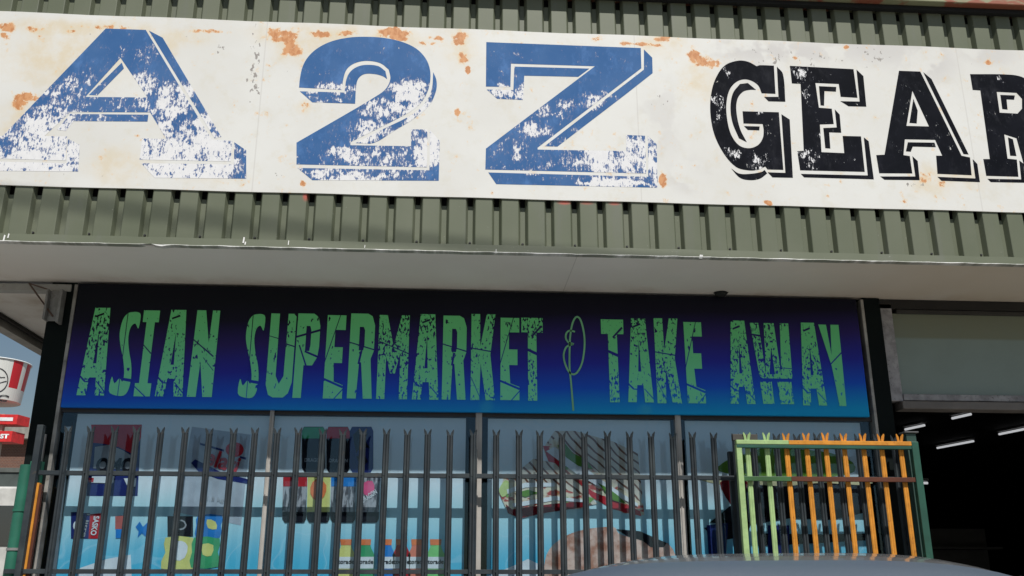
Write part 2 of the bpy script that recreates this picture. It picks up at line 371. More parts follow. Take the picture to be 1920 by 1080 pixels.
def paint(name, colA, colB, wear, base, sc=1.0, faded=(.16,.19,.32)):
    k = NM(name); c, n2, n3 = sign_nodes(k)
    nn = k.noise(13*sc, 8, .72, off=(4,0,1), stretch=(1.1,1,1.0)); n5 = k.noise(46*sc, 5, .75, off=(1,7,3), stretch=(1.7,1,.6)); wr = k.blobs(wear, YS, .22)
    f = k.math('ADD', k.math('MULTIPLY', nn, .50), k.math('MULTIPLY', n5, .50)); f = k.math('ADD', k.math('MULTIPLY', k.math('SUBTRACT', f, .5), 3.1), k.math('ADD', k.math('MULTIPLY', wr, .58), base+.5))
    pc = k.mix(k.ramp(k.noise(4,4,off=(2,2,2)),.3,.7), colA, colB)
    pc = k.mix(k.ramp(k.noise(9,7,.7,off=(7,2,2),stretch=(1.2,1,.7)),.50,.72,0,.35), pc, tuple(min(1,q*1.7+.03) for q in colB))
    pc = k.mix(k.ramp(f, .36, .58, 0, .85), pc, faded)
    bare = k.mix(k.ramp(n3,.35,.6), (.72,.72,.73), (.76,.76,.765))
    bare = k.mix(k.math('GREATER_THAN', wr, .12), c, bare)
    return k.fin(k.mix(k.ramp(f, .575, .620), pc, bare), .65, 0, .06)
wear_blue = [(230,295,290,85,.88),(250,180,150,70,.35),(720,300,150,60,.55),(1060,290,190,60,.32),(110,215,90,50,.6),(350,180,24,50,.85),(385,235,30,45,.95),(420,300,40,50,1),(300,338,160,16,1.05),(60,338,110,14,1),(130,285,30,20,.8),(150,230,40,20,.6),(640,338,80,12,.9),(810,260,26,40,1),(1150,342,90,12,1.05),(1080,305,30,20,.6),(1225,300,16,50,1),(960,178,30,12,.9),(745,250,50,16,.7),(90,250,120,60,.9),(40,300,150,35,1),(120,175,60,40,.55),(150,150,50,30,.5),(270,160,36,50,.75),(315,200,45,70,.85),(350,270,60,50,.8),(330,310,130,50,.95),(390,270,60,40,.95),(385,330,80,30,1),(100,330,120,20,1),(20,290,30,20,.7),(190,225,70,14,.45),(275,105,25,25,.4),(225,100,20,14,.3),
 (620,165,60,14,.75),(600,185,60,10,.5),(765,168,46,26,1.0),(730,205,70,26,.75),(695,240,60,22,.75),(790,210,50,40,.9),(650,290,46,26,.85),(800,285,30,60,1.0),(710,335,60,14,.8),(600,325,60,14,.85),(690,255,40,20,.8),(560,300,10,20,.4),(680,330,40,20,.9),
 (1000,240,40,26,.75),(970,285,14,30,.8),(1020,210,14,20,.6),(1110,190,40,22,.75),(1135,178,30,10,.5),(1130,300,50,50,1.05),(1190,290,60,60,.85),(1090,330,40,22,.45),(935,175,40,14,1.0),(980,170,20,20,.7),(990,325,50,6,.6),(1215,290,26,50,.8),(960,130,12,12,.4),(1060,205,40,16,.5),(975,100,10,8,.4)]
BLUE = paint('sign_blue_paint', (.045,.125,.30), (.065,.15,.33), wear_blue, -.30)
wear_blk = [(1345,200,16,36,.55),(1362,140,16,14,.5),(1425,305,22,18,.6),(1372,285,20,20,.5),(1503,135,16,24,.62),(1515,180,10,30,.5),(1515,295,26,22,.6),(1600,300,8,8,.3),(1430,214,12,6,.6),(1875,150,16,8,.55),(1400,290,20,20,.4),(1540,250,10,20,.3)]
BLK = paint('sign_black_paint', (.003,.004,.007), (.007,.008,.013), wear_blk, -.31, 1.2, (.02,.023,.032))
zst, zsb = B(960, 58, YS)[1], B(960, 372.5, YS)[1]
sign = thing('signboard', 'long white rust-stained signboard painted A2Z GEAR across the green fascia', 'sign', (0,YS,zsb))
m = MB(); NX = 60
# gently wavy thin sheet steel panel
pts = []
for i in range(NX+1):
    X = -5.3+(7.6+5.3)*i/NX; j = .006*math.sin(i*1.3)*.5
    m.v += [(X, YS, zst+j), (X, YS, zsb+j*.6), (X, YF-.003, zst+j), (X, YF-.003, zsb+j*.6)]
for i in range(NX):
    a = 4*i; b = a+4
    m.f += [(a,a+1,b+1,b),(a+2,b+2,b+3,a+3),(a,b,b+2,a+2),(a+1,a+3,b+3,b+1)]
m.sm = [False]*len(m.f); m.build('panel', SIGNM, sign)
YL = YS-.0009
def letter(name, shapes, mat, ox, s):
    if name[-1] in 'ogr': shapes = [[csmooth(L) for L in S_] for S_ in shapes]
    return merge_flat(name, shapes, YL, mat, sign, ox, 0, s)
letter('painted_letter_a', [
 [[(595,160),(820,168),(1190,785),(1305,792),(1300,908),(785,898),(800,778),(935,782),(845,632),(395,630),(250,765),(378,767),(368,903),(-150,888),(-150,762),(14,765)],[(678,325),(480,545),(830,548)]],
 [[(685,352),(697,385),(548,536),(500,534)]],
 [[(838,172),(915,212),(1245,770),(1207,778)]],
 [[(1318,800),(1385,845),(1385,1005),(870,1000),(795,918),(1316,925)]],
 [[(395,641),(835,645),(830,684),(415,681),(370,736),(320,730)]],
 [[(382,780),(448,815),(440,965),(-100,960),(-140,905),(375,918)]]], BLUE, 0, 3)
sl = smooth_loop
two_outer = [(218,443)]+[(222,400),(235,340),(262,290),(310,245),(380,210),(470,190),(560,186),(650,192),(740,212),(810,245),(855,290),(878,340),(883,400),(868,465),(835,520),(770,572)]+[(478,720),(478,735),(785,740),(785,655),(868,655),(865,847),(205,832),(205,722),(500,552),(600,492),(655,452),(680,400),(672,352),(630,320),(560,308),(500,320),(460,350),(442,400),(435,455)]
letter('painted_numeral_two', [
 [two_outer],
 [[(222,462),(448,468),(458,400),(480,360),(520,335),(565,328),(620,335),(655,360),(664,400),(640,385),(600,375),(550,375),(520,395),(508,430),(502,525),(285,518)]],
 [[(897,365),(912,400),(915,440),(905,480),(880,530),(800,600),(700,662),(595,724),(505,724),(640,655),(790,580),(860,515),(890,450)]],
 [[(880,655),(930,715),(925,915),(285,912),(210,850),(878,862)]]], BLUE, 480, 2.7)
letter('painted_letter_z', [
 [[(140,213),(922,243),(925,345),(400,747),(400,757),(848,765),(848,683),(943,687),(950,878),(135,858),(138,752),(690,335),(265,322),(262,440),(138,438)]],
 [[(282,337),(662,347),(605,389),(332,383),(326,506),(195,500),(142,453),(277,456)]],
 [[(938,250),(980,292),(982,370),(845,478),(500,742),(435,740),(938,352)]],
 [[(150,873),(960,895),(958,688),(1002,730),(1008,950),(190,932)]]], BLUE, 860, 2.7)
letter('painted_letter_g', [
 [[(390,330),(462,332),(470,475),(400,472),(380,430),(330,403),(280,410),(240,450),(222,520),(225,600),(245,680),(285,735),(335,750),(380,735),(405,700),(410,660),(405,628),(308,625),(303,563),(487,568),(510,860),(430,858),(418,843),(380,860),(330,862),(270,845),(210,780),(160,680),(140,570),(145,470),(170,390),(215,330),(280,307),(330,312),(375,335)]],
 [[(372,455),(330,420),(290,425),(255,470),(242,540),(252,620),(285,700),(325,720),(290,650),(272,560),(278,500),(305,465),(340,455)]],
 [[(477,337),(508,375),(520,515),(435,513),(412,490),(485,490)]],
 [[(500,578),(542,605),(558,900),(455,898),(430,872),(520,875)]],
 [[(245,852),(285,878),(340,880),(400,870),(415,860),(428,878),(390,905),(340,912),(290,900)]],
 [[(310,638),(390,640),(388,660),(330,658)]]], BLK, 1280, 2.7)
letter('painted_letter_e', [
 [[(543,333),(865,350),(885,495),(800,490),(790,425),(672,420),(690,545),(755,550),(765,628),(695,630),(703,770),(818,775),(810,688),(903,690),(922,870),(595,862),(580,765),(613,763),(597,425),(553,422)]],
 [[(880,352),(915,385),(930,540),(840,538),(798,512),(896,514)]],
 [[(690,436),(778,440),(776,464),(718,461),(716,535),(698,533)]],
 [[(770,553),(795,580),(803,672),(742,670),(748,752),(722,750),(712,648),(780,645)]],
 [[(917,695),(942,715),(968,908),(615,898),(598,880),(937,888)]]], BLK, 1280, 2.7)
letter('painted_letter_a', [
 [[(1095,358),(1203,362),(1412,788),(1455,797),(1463,887),(1290,880),(1283,788),(1314,788),(1278,708),(1125,705),(1118,785),(1150,790),(1163,878),(995,877),(980,785),(1022,783)],[(1163,460),(1247,640),(1133,637)]],
 [[(1168,500),(1190,560),(1185,625),(1148,622)]],
 [[(1218,365),(1260,400),(1448,782),(1422,780)]],
 [[(1140,720),(1275,722),(1282,745),(1165,742),(1155,768),(1130,766)]],
 [[(1163,790),(1190,815),(1200,912),(1022,910),(1000,893),(1178,893)]],
 [[(1468,805),(1492,830),(1505,922),(1310,915),(1290,895),(1482,903)]]], BLK, 1280, 2.7)
letter('painted_letter_r', [
 [[(1455,375),(1660,378),(1730,395),(1775,440),(1785,520),(1770,590),(1735,635),(1785,808),(1825,812),(1840,902),(1745,897),(1690,700),(1628,680),(1645,803),(1692,808),(1700,895),(1537,890),(1522,805),(1555,805),(1507,458),(1468,455)],
  [(1590,465),(1690,470),(1718,500),(1718,550),(1695,575),(1605,570)]],
 [[(1608,480),(1682,483),(1678,505),(1640,503),(1645,555),(1618,552)]],
 [[(1647,695),(1672,705),(1690,790),(1658,788)]],
 [[(1704,812),(1728,830),(1732,925),(1560,922),(1543,905),(1714,908)]]], BLK, 1280, 2.7)

# ---------------------------------------------------------------- banner
bzt, bzb = B(880,546,YB)[1], B(880,772.5,YB)[1]
bxl, bxr = B(130,650,YB)[0], B(1619,680,YB)[0]
def banner_grad(k):
    s3 = k.xz(); z = s3[2]; x = s3[0]
    wob = k.math('MULTIPLY', k.math('SUBTRACT', k.noise(.7,2), .5), .10)
    xs = k.ramp(x, bxl, bxr, -.17, .06, False)
    t = k.math('ADD', k.math('ADD', k.ramp(z, bzt, bzb, 0, 1, False), wob), xs)
    nd = k.n('ShaderNodeValToRGB'); k.t.links.new(t, nd.inputs[0]); e = nd.color_ramp.elements
    stops = [(.0,(.004,.005,.010)),(.16,(.006,.005,.018)),(.36,(.025,.015,.125)),(.58,(.020,.026,.34)),(.78,(.008,.09,.60)),(1.0,(.004,.34,.70))]
    e[0].position = 0; e[0].color = (*stops[0][1],1); e[1].position = 1; e[1].color = (*stops[-1][1],1)
    for p, cc in stops[1:-1]: q = e.new(p); q.color = (*cc,1)
    return nd.outputs[0]
k = NM('banner_print'); cc = banner_grad(k)
cc = k.mix(k.blobs([(915,762,16,18,.5),(1208,768,14,14,.7)], YB, .1), cc, (.03,.36,.62))
BANM = k.fin(cc, .5, 0, .15)
banner = thing('banner_sign', 'dark blue banner with cracked green lettering ASIAN SUPERMARKET & TAKE AWAY above the windows', 'sign', (0,YB,bzb))
bevel(MB().box((bxl,YB,bzb),(bxr,YB+.035,min(bzt,ZS-.012))).build('panel', BANM, banner), .003)
k = NM('banner_letter'); g0 = banner_grad(k); s3 = k.xz()
gr = k.mix(k.ramp(s3[2], bzt-.2, bzb+.05), (.15,.60,.22), (.18,.70,.42)); gr = k.mix(k.ramp(s3[0], 1, 3.5, 0, .4), gr, (.14,.66,.27))
def blet(name, amt, sc):
    k = NM(name); g0 = banner_grad(k); s3 = k.xz()
    gr = k.mix(k.ramp(s3[2], bzt-.2, bzb+.05), (.15,.60,.22), (.18,.70,.42)); gr = k.mix(k.ramp(s3[0], 1, 3.5, 0, .4), gr, (.14,.66,.27))
    big = k.noise(4.2, 2, off=(1,0,2)); bl = k.noise(sc, 4, .55, off=(3,0,8), stretch=(1.5,1,.8))
    hole = k.ramp(k.math('ADD', bl, k.math('MULTIPLY', k.ramp(big,.36,.62), .10)), amt, amt+.02)
    return k.fin(k.mix(hole, gr, g0), .5, 0, .15)
BLET = blet('banner_letter_light', .70, 26); BLETH = blet('banner_letter_worn', .625, 42)
CUTS = {'A':[(-.02,.235,.22,.155,.016),(.22,.155,.45,.15,.012),(.66,.16,1.02,.03,.010),(.3,.9,.6,.93,.02)],'S':[(.41,-.02,.41,1.02,.007),(.5,.2,.95,.17,.03)],'I':[(.2,.6,.75,.49,.010),(-.05,.12,.8,-.02,.010)],
'N':[(.02,.66,.9,.46,.012),(.5,.45,.95,.30,.006)],'U':[(-.02,.73,.36,.695,.008),(.62,.64,1.02,.60,.012)],'P':[(-.02,.72,1.02,.80,.022),(.15,.62,.50,.36,.014),(.4,.55,1.05,.47,.02)],
'E':[(.72,1.02,-.04,.42,.008),(-.02,.235,1.0,.13,.022),(.5,-.02,1.02,.11,.010)],'R':[(-.04,.66,1.04,.565,.012),(.38,.4,.5,.55,.02)],'M':[(-.02,.69,1.04,.53,.010)],'K':[(-.02,.60,1.0,.55,.012),(.02,.26,.46,-.02,.007)],
'T':[(.26,.62,.74,.55,.03),(.5,.78,.95,.9,.02)],'W':[(0,.86,.3,.83,.02),(.55,.45,1,.43,.008)],'Y':[(.36,.50,1.04,.66,.012)]}
GL = {
'A': [[(0,0),(.33,0),(.38,.2),(.62,.2),(.66,0),(1,0),(.80,1),(.24,1)],[(.44,.36),(.56,.36),(.51,.74)]],
'S': [[(.60,1),(.85,1),(1,.96),(.97,.80),(.80,.86),(.62,.82),(.56,.7),(.66,.54),(.84,.38),(.92,.22),(.88,.08),(.7,0),(.3,0),(0,.05),(.05,.22),(.2,.14),(.4,.2),(.55,.16),(.58,.26),(.46,.42),(.24,.6),(.14,.74),(.2,.9),(.38,.98)]],
'I': [[(0,0),(1,0),(1,.15),(.76,.15),(.76,.86),(1,.86),(1,1),(0,1),(0,.86),(.24,.86),(.24,.15),(0,.15)]],
'N': [[(0,0),(.36,0),(.40,.40),(.62,0),(1,0),(1,1),(.70,1),(.66,.62),(.42,1),(.06,1)]],
'U': [[(0,1),(0,.15),(.12,.03),(.3,0),(.7,0),(.88,.05),(1,.18),(1,1),(.68,1),(.66,.25),(.5,.16),(.36,.25),(.34,1)]],
'P': [[(0,0),(.36,0),(.38,.38),(.75,.38),(.95,.48),(1,.6),(1,.85),(.9,.96),(.7,1),(0,1)],[(.40,.55),(.58,.55),(.62,.62),(.62,.8),(.56,.85),(.40,.85)]],
'E': [[(0,0),(1,0),(1,.16),(.52,.20),(.46,.42),(.9,.42),(.9,.61),(.45,.61),(.45,.82),(1,.82),(1,1),(0,1)]],
'R': [[(0,0),(.36,0),(.42,.42),(.5,.42),(.64,0),(1,0),(.88,.46),(1,.56),(1,.86),(.88,.97),(.7,1),(0,1)],[(.38,.56),(.56,.56),(.6,.62),(.6,.8),(.54,.84),(.38,.84)]],
'M': [[(0,0),(.27,0),(.27,.5),(.42,.3),(.58,.3),(.73,.55),(.73,0),(1,0),(1,1),(.74,1),(.5,.62),(.27,1),(0,1)]],
'K': [[(0,0),(.36,0),(.40,.42),(.62,0),(1,0),(.80,.52),(1,1),(.64,1),(.38,.62),(.36,1),(0,1)]],
'T': [[(.3,0),(.72,0),(.70,.82),(1,.82),(1,1),(0,1),(0,.82),(.3,.82)]],
'W': [[(0,1),(.22,1),(.31,.34),(.36,1),(.62,1),(.70,.34),(.78,1),(1,1),(.98,.34),(.96,.31),(.22,.31),(.14,.34)],[(.40,.36),(.5,.7),(.54,.36)]],
'Y': [[(0,1),(.38,1),(.5,.62),(.60,1),(1,1),(.98,.5),(.95,0),(.62,0),(.52,.3),(.45,.48)]],
}
word = [('A',143,195,577,741,176,201),('S',203,245,585,741,218,260),('I',250,281,582,743,269,300),('A',290,342,581,743,318,345),('N',350,397,582,744,367,410),
 ('S',445,485,589,745,455,495),('U',496,545,588,745,505,552),('P',548,592,588,746,563,605),('E',605,641,591,747,614,651),('R',650,697,588,747,662,702),('M',705,763,591,748,715,769),('A',772,822,589,749,786,813),
 ('R',828,873,592,749,835,877),('K',882,928,589,750,886,928),('E',938,974,596,750,938,974),('T',978,1019,596,751,980,1019),
 ('T',1131,1174,599,754,1129,1168),('A',1178,1226,597,754,1181,1207),('K',1233,1279,597,756,1227,1270),('E',1290,1324,604,756,1281,1316),
 ('A',1370,1417,601,757,1368,1393),('W',1418,1492,606,757,1412,1486),('A',1506,1551,605,760,1501,1526),('Y',1550,1589,609,761,1543,1585)]
for ch, b0, b1, yt, yb, t0, t1 in word:
    x0_, zb_ = B(b0, yb, YB-.003); x1_, _ = B(b1, yb, YB-.003); _, zt_ = B((t0+t1)/2, yt, YB-.003)
    loops = GL[ch]
    if ch == 'S': loops = [sl(L, 3) for L in loops]
    lp = [[(x0_+(x1_-x0_)*u, zb_+(zt_-zb_)*v) for u, v in L] for L in loops]
    nm = 'banner_letter_'+ch.lower()
    MT = BLETH if ch in 'AMKTW' else BLET
    o = flat(nm, lp, YB-.003, MT, banner)
    if ch == 'W':
        for a, b in ((.14,.46),(.58,.96)):
            flat('letter_fragment', [[(x0_+(x1_-x0_)*u, zb_+(zt_-zb_)*v) for u, v in [(a,.27),(a+.04,0),(b,0),(b-.02,.27)]]], YB-.003, MT, o)
    for u0,v0,u1,v1,wd in CUTS[ch]:
        a_ = Vector((x0_+(x1_-x0_)*u0, 0, zb_+(zt_-zb_)*v0)); b_ = Vector((x0_+(x1_-x0_)*u1, 0, zb_+(zt_-zb_)*v1)); t_ = (b_-a_).normalized(); n_ = Vector((-t_.z,0,t_.x))*wd*.45
        cm = MB(); cm.add([(p.x, YB-.0038, p.z) for p in (a_-n_, a_+n_*.4, b_+n_, b_-n_*.6)], [(0,1,2,3)])
        cm.build('crack', BANM, o)
def ribbon(name, pts, wd, Y, mat, parent, tap=None):
    P = [Vector((x,0,z)) for x, z in pts]; L = []; Rr = []
    for i, p in enumerate(P):
        t = (P[min(i+1,len(P)-1)]-P[max(i-1,0)]).normalized(); nn = Vector((-t.z,0,t.x)); h = (wd if not tap else tap[i])*.5
        L.append(p+nn*h); Rr.append(p-nn*h)
    m = MB(); N = len(P); m.add([(q.x,Y,q.z) for q in L+Rr], [(i,i+1,N+i+1,N+i) for i in range(N-1)])
    return m.build(name, mat, parent)
def crv(pts, n=6):
    out=[]; N=len(pts)
    for i in range(N-1):
        p0=pts[max(i-1,0)];p1=pts[i];p2=pts[i+1];p3=pts[min(i+2,N-1)]
        for q in range(n):
            t=q/n; out.append(tuple(.5*((2*p1[j])+(-p0[j]+p2[j])*t+(2*p0[j]-5*p1[j]+4*p2[j]-p3[j])*t*t+(-p0[j]+3*p1[j]-3*p2[j]+p3[j])*t**3) for j in (0,1)))
    out.append(pts[-1]); return out
amp = [(1075,770),(1071,720),(1068,690),(1068,655),(1069,632),(1072,612),(1076,600),(1082,594),(1089,601),(1095,625),(1096,650),(1092,678),(1084,696),(1075,702),(1066,696),(1059,680),(1057,665),(1061,652),(1068,647),(1075,645),(1066,642),(1061,634),(1062,625),(1068,620),(1078,622)]
AMPM = plain('ampersand_pale_green', (.16,.44,.22), .5)
ribbon('banner_ampersand', [B(x,y,YB-.004) for x,y in crv(amp)], .013, YB-.004, AMPM, banner)
# edge strips of the shopfront
ALU = plain('aluminium_strip', (.30,.29,.27), .45, .25, var=.3, scale=9, dirt=(.10,.09,.08))
ALUW = plain('white_aluminium', (.42,.40,.37), .5, .1, var=.12, scale=5)

# small dark dome sensor on top of the banner
x, z = B(1351,556,YB-.03)
sen = thing('dome_sensor', 'small black dome fitting on the top edge of the blue banner', 'sensor', (x,YB-.03,z))
m = MB(); 
m.tube([(x,YB-.045,ZS-.006),(x,YB-.045,ZS-.02),(x,YB-.045,ZS-.032),(x,YB-.045,ZS-.038)], [.045,.044,.03,.008], 14); m.build('dome', BLACK, sen)
MB().box((x-.05,YB-.06,ZS-.011),(x+.05,YB-.03,ZS-.0055)).build('base_plate', BLACK, sen)

# ---------------------------------------------------------------- shopfront glazing
sf = thing('shopfront', 'glazed shopfront of pale aluminium frames behind the palisade fence', 'shopfront', (0,0,.12))
ztop = bzb+.03; zlow = .45
k = NM('window_glass'); k.t.nodes.remove(k.b)
tr = k.n('ShaderNodeBsdfTransparent'); tr.inputs[0].default_value = (.84,.89,.925,1); gl = k.n('ShaderNodeBsdfGlossy'); gl.inputs[0].default_value = (.50,.74,1,1); gl.inputs['Roughness'].default_value = .015
fr = k.n('ShaderNodeLayerWeight'); fr.inputs['Blend'].default_value = .5; ms = k.n('ShaderNodeMixShader')
f2 = k.math('ADD', k.math('MULTIPLY', k.math('POWER', fr.outputs['Facing'], 5.0), .9), .042, True)
k.t.links.new(f2, ms.inputs[0]); k.t.links.new(tr.outputs[0], ms.inputs[1]); k.t.links.new(gl.outputs[0], ms.inputs[2]); k.t.links.new(ms.outputs[0], k.out.inputs[0])
GLASS = k.m
mx = [B(511,773,-.02)[0], B(898,775,-.02)[0], B(1270,782,-.02)[0]]
jl = B(146,560,-.03)[0]; jr = B(1611,570,-.03)[0]
for X, wd in zip(mx, (.028,.045,.040)):
    o = MB().box((X-wd/2,-.035,.14),(X+wd/2,.03,ztop+.05)).box((X-wd*.28,-.042,.14),(X-wd*.05,-.0355,ztop+.05)).build('mullion', ALUW, sf); bevel(o, .003)
o = MB().box((jl-.03,-.045,.14),(jl-.005,.03,ZS-.02)).build('jamb', ALU, sf); bevel(o,.003)
xw = B(103,1000,-.04)[0]
for dx in (-.075,-.118): bevel(MB().box((jl+dx-.011,-.06,.14),(jl+dx+.011,-.038,B(118,900,-.04)[1]+.3)).build('jamb_rail', ALUW, sf), .003)
o = MB().box((jr-.004,-.065,.14),(jr+.018,.03,ZS-.02)).build('jamb', ALU, sf); bevel(o,.003)
MB().box((jl,-.02,ztop-.055),(jr,.03,ztop)).build('head_rail', plain('head_rail_dark',(.025,.025,.028),.5), sf)
MB().box((jl,-.05,.12),(jr,.06,zlow)).build('stall_riser', plain('riser',(.2,.2,.19),.8), sf)
edges = [jl-.005, mx[0], mx[1], mx[2], jr]
for a, b in zip(edges[:-1], edges[1:]):
    o = MB().box((a+.012,-.012,zlow),(b-.012,-.007,ztop-.055)).build('pane', GLASS, sf)

# ---------------------------------------------------------------- text helper
def text_mesh(name, s, x0, x1, z0, z1, Y, mat, parent, bold=.02, rot=0, shear=0):
    cu = bpy.data.curves.new(name,'FONT'); cu.body = s; cu.size = 1; cu.offset = bold; cu.shear = shear; cu.resolution_u = 3
    t = bpy.data.objects.new(name, cu); link(t); dg = bpy.context.evaluated_depsgraph_get(); dg.update()
    me = bpy.data.meshes.new_from_object(t.evaluated_get(dg)); bpy.data.objects.remove(t); bpy.data.curves.remove(cu)
    xs = [v.co.x for v in me.vertices]; ys = [v.co.y for v in me.vertices]
    cx, cy = (min(xs)+max(xs))/2, (min(ys)+max(ys))/2; w_, h_ = max(xs)-min(xs), max(ys)-min(ys)
    sx, sz = (x1-x0)/w_, (z1-z0)/h_
    for v in me.vertices:
        a, b = (v.co.x-cx)*sx, (v.co.y-cy)*sz
        ca, sa = math.cos(rot), math.sin(rot)
        v.co = ((x0+x1)/2+a*ca-b*sa, Y, (z0+z1)/2+a*sa+b*ca)
    me.materials.clear(); me.materials.append(mat); me.name = name
    return child(link(bpy.data.objects.new(name, me)), parent)
def text_px(name, s, px0, py0, px1, py1, Y, mat, parent, **k):
    cxp, cyp = (px0+px1)/2, (py0+py1)/2
    x, z = B(cxp, cyp, Y); u = (B(cxp+10, cyp, Y)[0]-x)/10
    hw, hh = abs(px1-px0)/2*u, abs(py1-py0)/2*u
    return text_mesh(name, s, x-hw, x+hw, z-hh, z+hh, Y, mat, parent, **k)

# ---------------------------------------------------------------- window posters (printed vinyl inside the glass)
YP = .012
def M_(name, c, var=.1): return plain(name, c, .6, var=var, scale=9, spec=.05)
PW = M_('print_white',(.75,.78,.78)); PR = M_('print_red',(.50,.03,.04)); PDR = M_('print_dark_red',(.22,.015,.02)); PN = M_('print_navy',(.02,.03,.14))
PK = M_('print_black',(.015,.015,.02)); PY = M_('print_yellow',(.70,.68,.22)); PG = M_('print_green',(.06,.38,.16)); PB = M_('print_blue',(.03,.22,.58)); PO = M_('print_orange',(.80,.22,.08))
PCY = M_('print_cyan',(.16,.52,.66)); PP = M_('print_pink',(.75,.12,.25)); PGY = M_('print_grey',(.35,.36,.37)); PLY = M_('print_lime',(.55,.66,.25))
k = NM('print_silver_streak'); wv = k.noise(26,3,.5,stretch=(2.2,1,.5)); PS = k.fin(k.mix(k.ramp(wv,.42,.58),(.10,.10,.11),(.42,.42,.43)),.4)
k = NM('poster_cyan'); s3 = k.xz(); zt_, zb_ = B(700,890,YP)[1], B(700,1080,YP)[1]
wv = k.noise(2.2,3,.5,stretch=(1.4,1,.5)); t = k.math('ADD', k.ramp(s3[2], zt_, zb_, 0, 1, False), k.math('MULTIPLY', k.math('SUBTRACT', wv, .5), .25))
cc = k.mix(k.ramp(t, .05, .40), (.78,.85,.85), (.48,.75,.78)); cc = k.mix(k.ramp(t, .38, .9), cc, (.10,.52,.70)); 
cc = k.mix(k.ramp(k.math('ABSOLUTE', k.math('SUBTRACT', k.noise(3.2,1,.4,off=(3,0,3)), .5)), .012, .004, 0, .25), cc, (.55,.78,.85))
POST = k.fin(cc, .6, 0, .05)
def poster(label, px0, px1, zt, zb, name='window_poster'):
    xa, xb = B(px0, 900, YP)[0], B(px1, 900, YP)[0]
    t = thing(name, label, 'poster', ((xa+xb)/2, YP, zb))
    MB().box((xa,YP,zb),(xb,YP+.003,zt)).build('backing', POST, t)
    return t
PT = ztop-.06
p1 = poster('large pale blue grocery poster with washing powder, drink cans and bottles in the left windows', 128, 872, PT, zlow+.01)
p2 = poster('blue food poster showing a toasted sandwich in the middle window', 914, 1262, PT, zlow+.01)
p3 = poster('blue food poster with burger and dark tray in the right window behind the coloured gate', 1290, 1624, PT, zlow+.01)
_ly = [0]
def Pp(name, shapes, mat, parent, lay, ox=0, oy=0, s=1.0):
    return merge_flat(name, shapes, YP-.0012*lay, mat, parent, ox, oy, s)
def rect(a,b,c,d): return [(a,b),(c,b),(c,d),(a,d)]
# white edge margin and bottom swoosh
Pp('print_margin', [[[(122,800),(134,800),(104,1080),(92,1080)]]], PW, p1, 1)
Pp('print_swoosh', [[[(150,1065),(200,1048),(245,1040),(250,1150),(120,1150)]]], PW, p1, 1)
# washing powder pack
o = Pp('print_powder_pack', [[[(172,797),(265,797),(258,930),(162,930)]]], PN, p1, 1)
Pp('pack_top', [[[(171,796),(266,796),(264,822),(250,852),(222,838),(195,832),(174,830)]]], PR, o, 2)
Pp('pack_swirl', [[[(178,838),(205,834),(232,845),(252,858),(254,880),(175,878)]]], PGY, o, 3)
Pp('pack_flash', [[[(172,893),(215,893),(212,906),(171,905)]],[[(232,897),(256,896),(254,912),(240,914)]]], PW, o, 4)
Pp('pack_badge', [[[(166,896),(176,896),(175,904),(166,904)]]], PR, o, 5)
text_px('pack_text','OMO',180,858,252,886,YP-.008,PK,o,bold=.05)
# tilted sugar or snack pack with red ball
o = Pp('print_snack_pack', [[[(360,800),(470,815),(452,985),(330,960)]]], M_('print_pale_grey',(.42,.46,.50)), p1, 1)
Pp('pack_band', [[[(358,868),(366,861),(412,884),(470,900),(468,908),(408,898),(372,884)]],[[(375,830),(420,843),(420,847),(375,834)]],[[(450,855),(462,858),(461,862),(450,859)]]], PN, o, 2)
cx, cy = 440, 843; Pp('pack_ball', [[[(cx+17*math.cos(a*.314), cy+14*math.sin(a*.314)) for a in range(20)]]], PR, o, 3)
text_px('pack_text','elati',385,848,450,880,YP-.006,PR,o,bold=.03,rot=-.28)
text_px('pack_text','1.5 kg',388,932,420,942,YP-.006,PGY,o,bold=.0,rot=-.1)
# green, red and black drink cans on the upper shelf of the print
def can(x0, y0, x1, y1, top, body, txt=None, tcol=PGY):
    o = Pp('print_can', [[[(x0+4,y0),(x1-4,y0),(x1,y0+8),(x1,y1-8),(x1-5,y1),(x0+5,y1),(x0,y1-8),(x0,y0+8)]]], body, p1, 2)
    if top: Pp('can_band', [[[(x0+4,y0+1),(x1-4,y0+1),(x1-.5,y0+9),(x1-.5,y0+22),(x0+.5,y0+22),(x0+.5,y0+9)]]], top, o, 3)
    if txt: text_px('can_text', txt, x0+5, y1-26, x1-4, y1-19, YP-.006, tcol, o, bold=.02)
    return o
can(566,800,610,885,PG,PK,'DRAGON'); can(612,800,656,886,PR,PK,'DRAGON')
o = can(656,800,700,886,None,PN)
Pp('can_flash', [[[(662,815),(672,805),(690,812),(684,826),(694,840),(676,838),(668,850),(664,832)]],[[(668,856),(682,850),(690,866),(676,878)]]], PK, o, 3)
def can2(x0, x1, band, body, txt=None, y0=892, y1=980):
    o = Pp('print_can', [[[(x0,y0),(x1,y0),(x1-2,y1-6),(x1-6,y1),(x0+3,y1),(x0-2,y1-8)]]], body, p1, 2)
    if band: Pp('can_band', [[[(x0,y0),(x1,y0),(x1,y0+20),(x0,y0+20)]]], band, o, 3)
    Pp('can_foot', [[[(x0-1,y1-20),(x1-1,y1-20),(x1-2,y1-7),(x1-6,y1),(x0+3,y1),(x0-2,y1-8)]]], PK, o, 4)
    if txt: text_px('can_text', txt, x0+6, 925, x1-4, 935, YP-.008, PW, o, bold=.02, rot=.6)
    return o
can2(531,576,PR,PS); o = can2(577,620,None,PY)
Pp('can_fruit', [[sl([(585,905),(598,898),(612,910),(608,930),(594,940),(582,925)],2)]], PO, o, 5)
can2(621,668,PB,PS); o = can2(670,712,None,PS,'DRAGON')
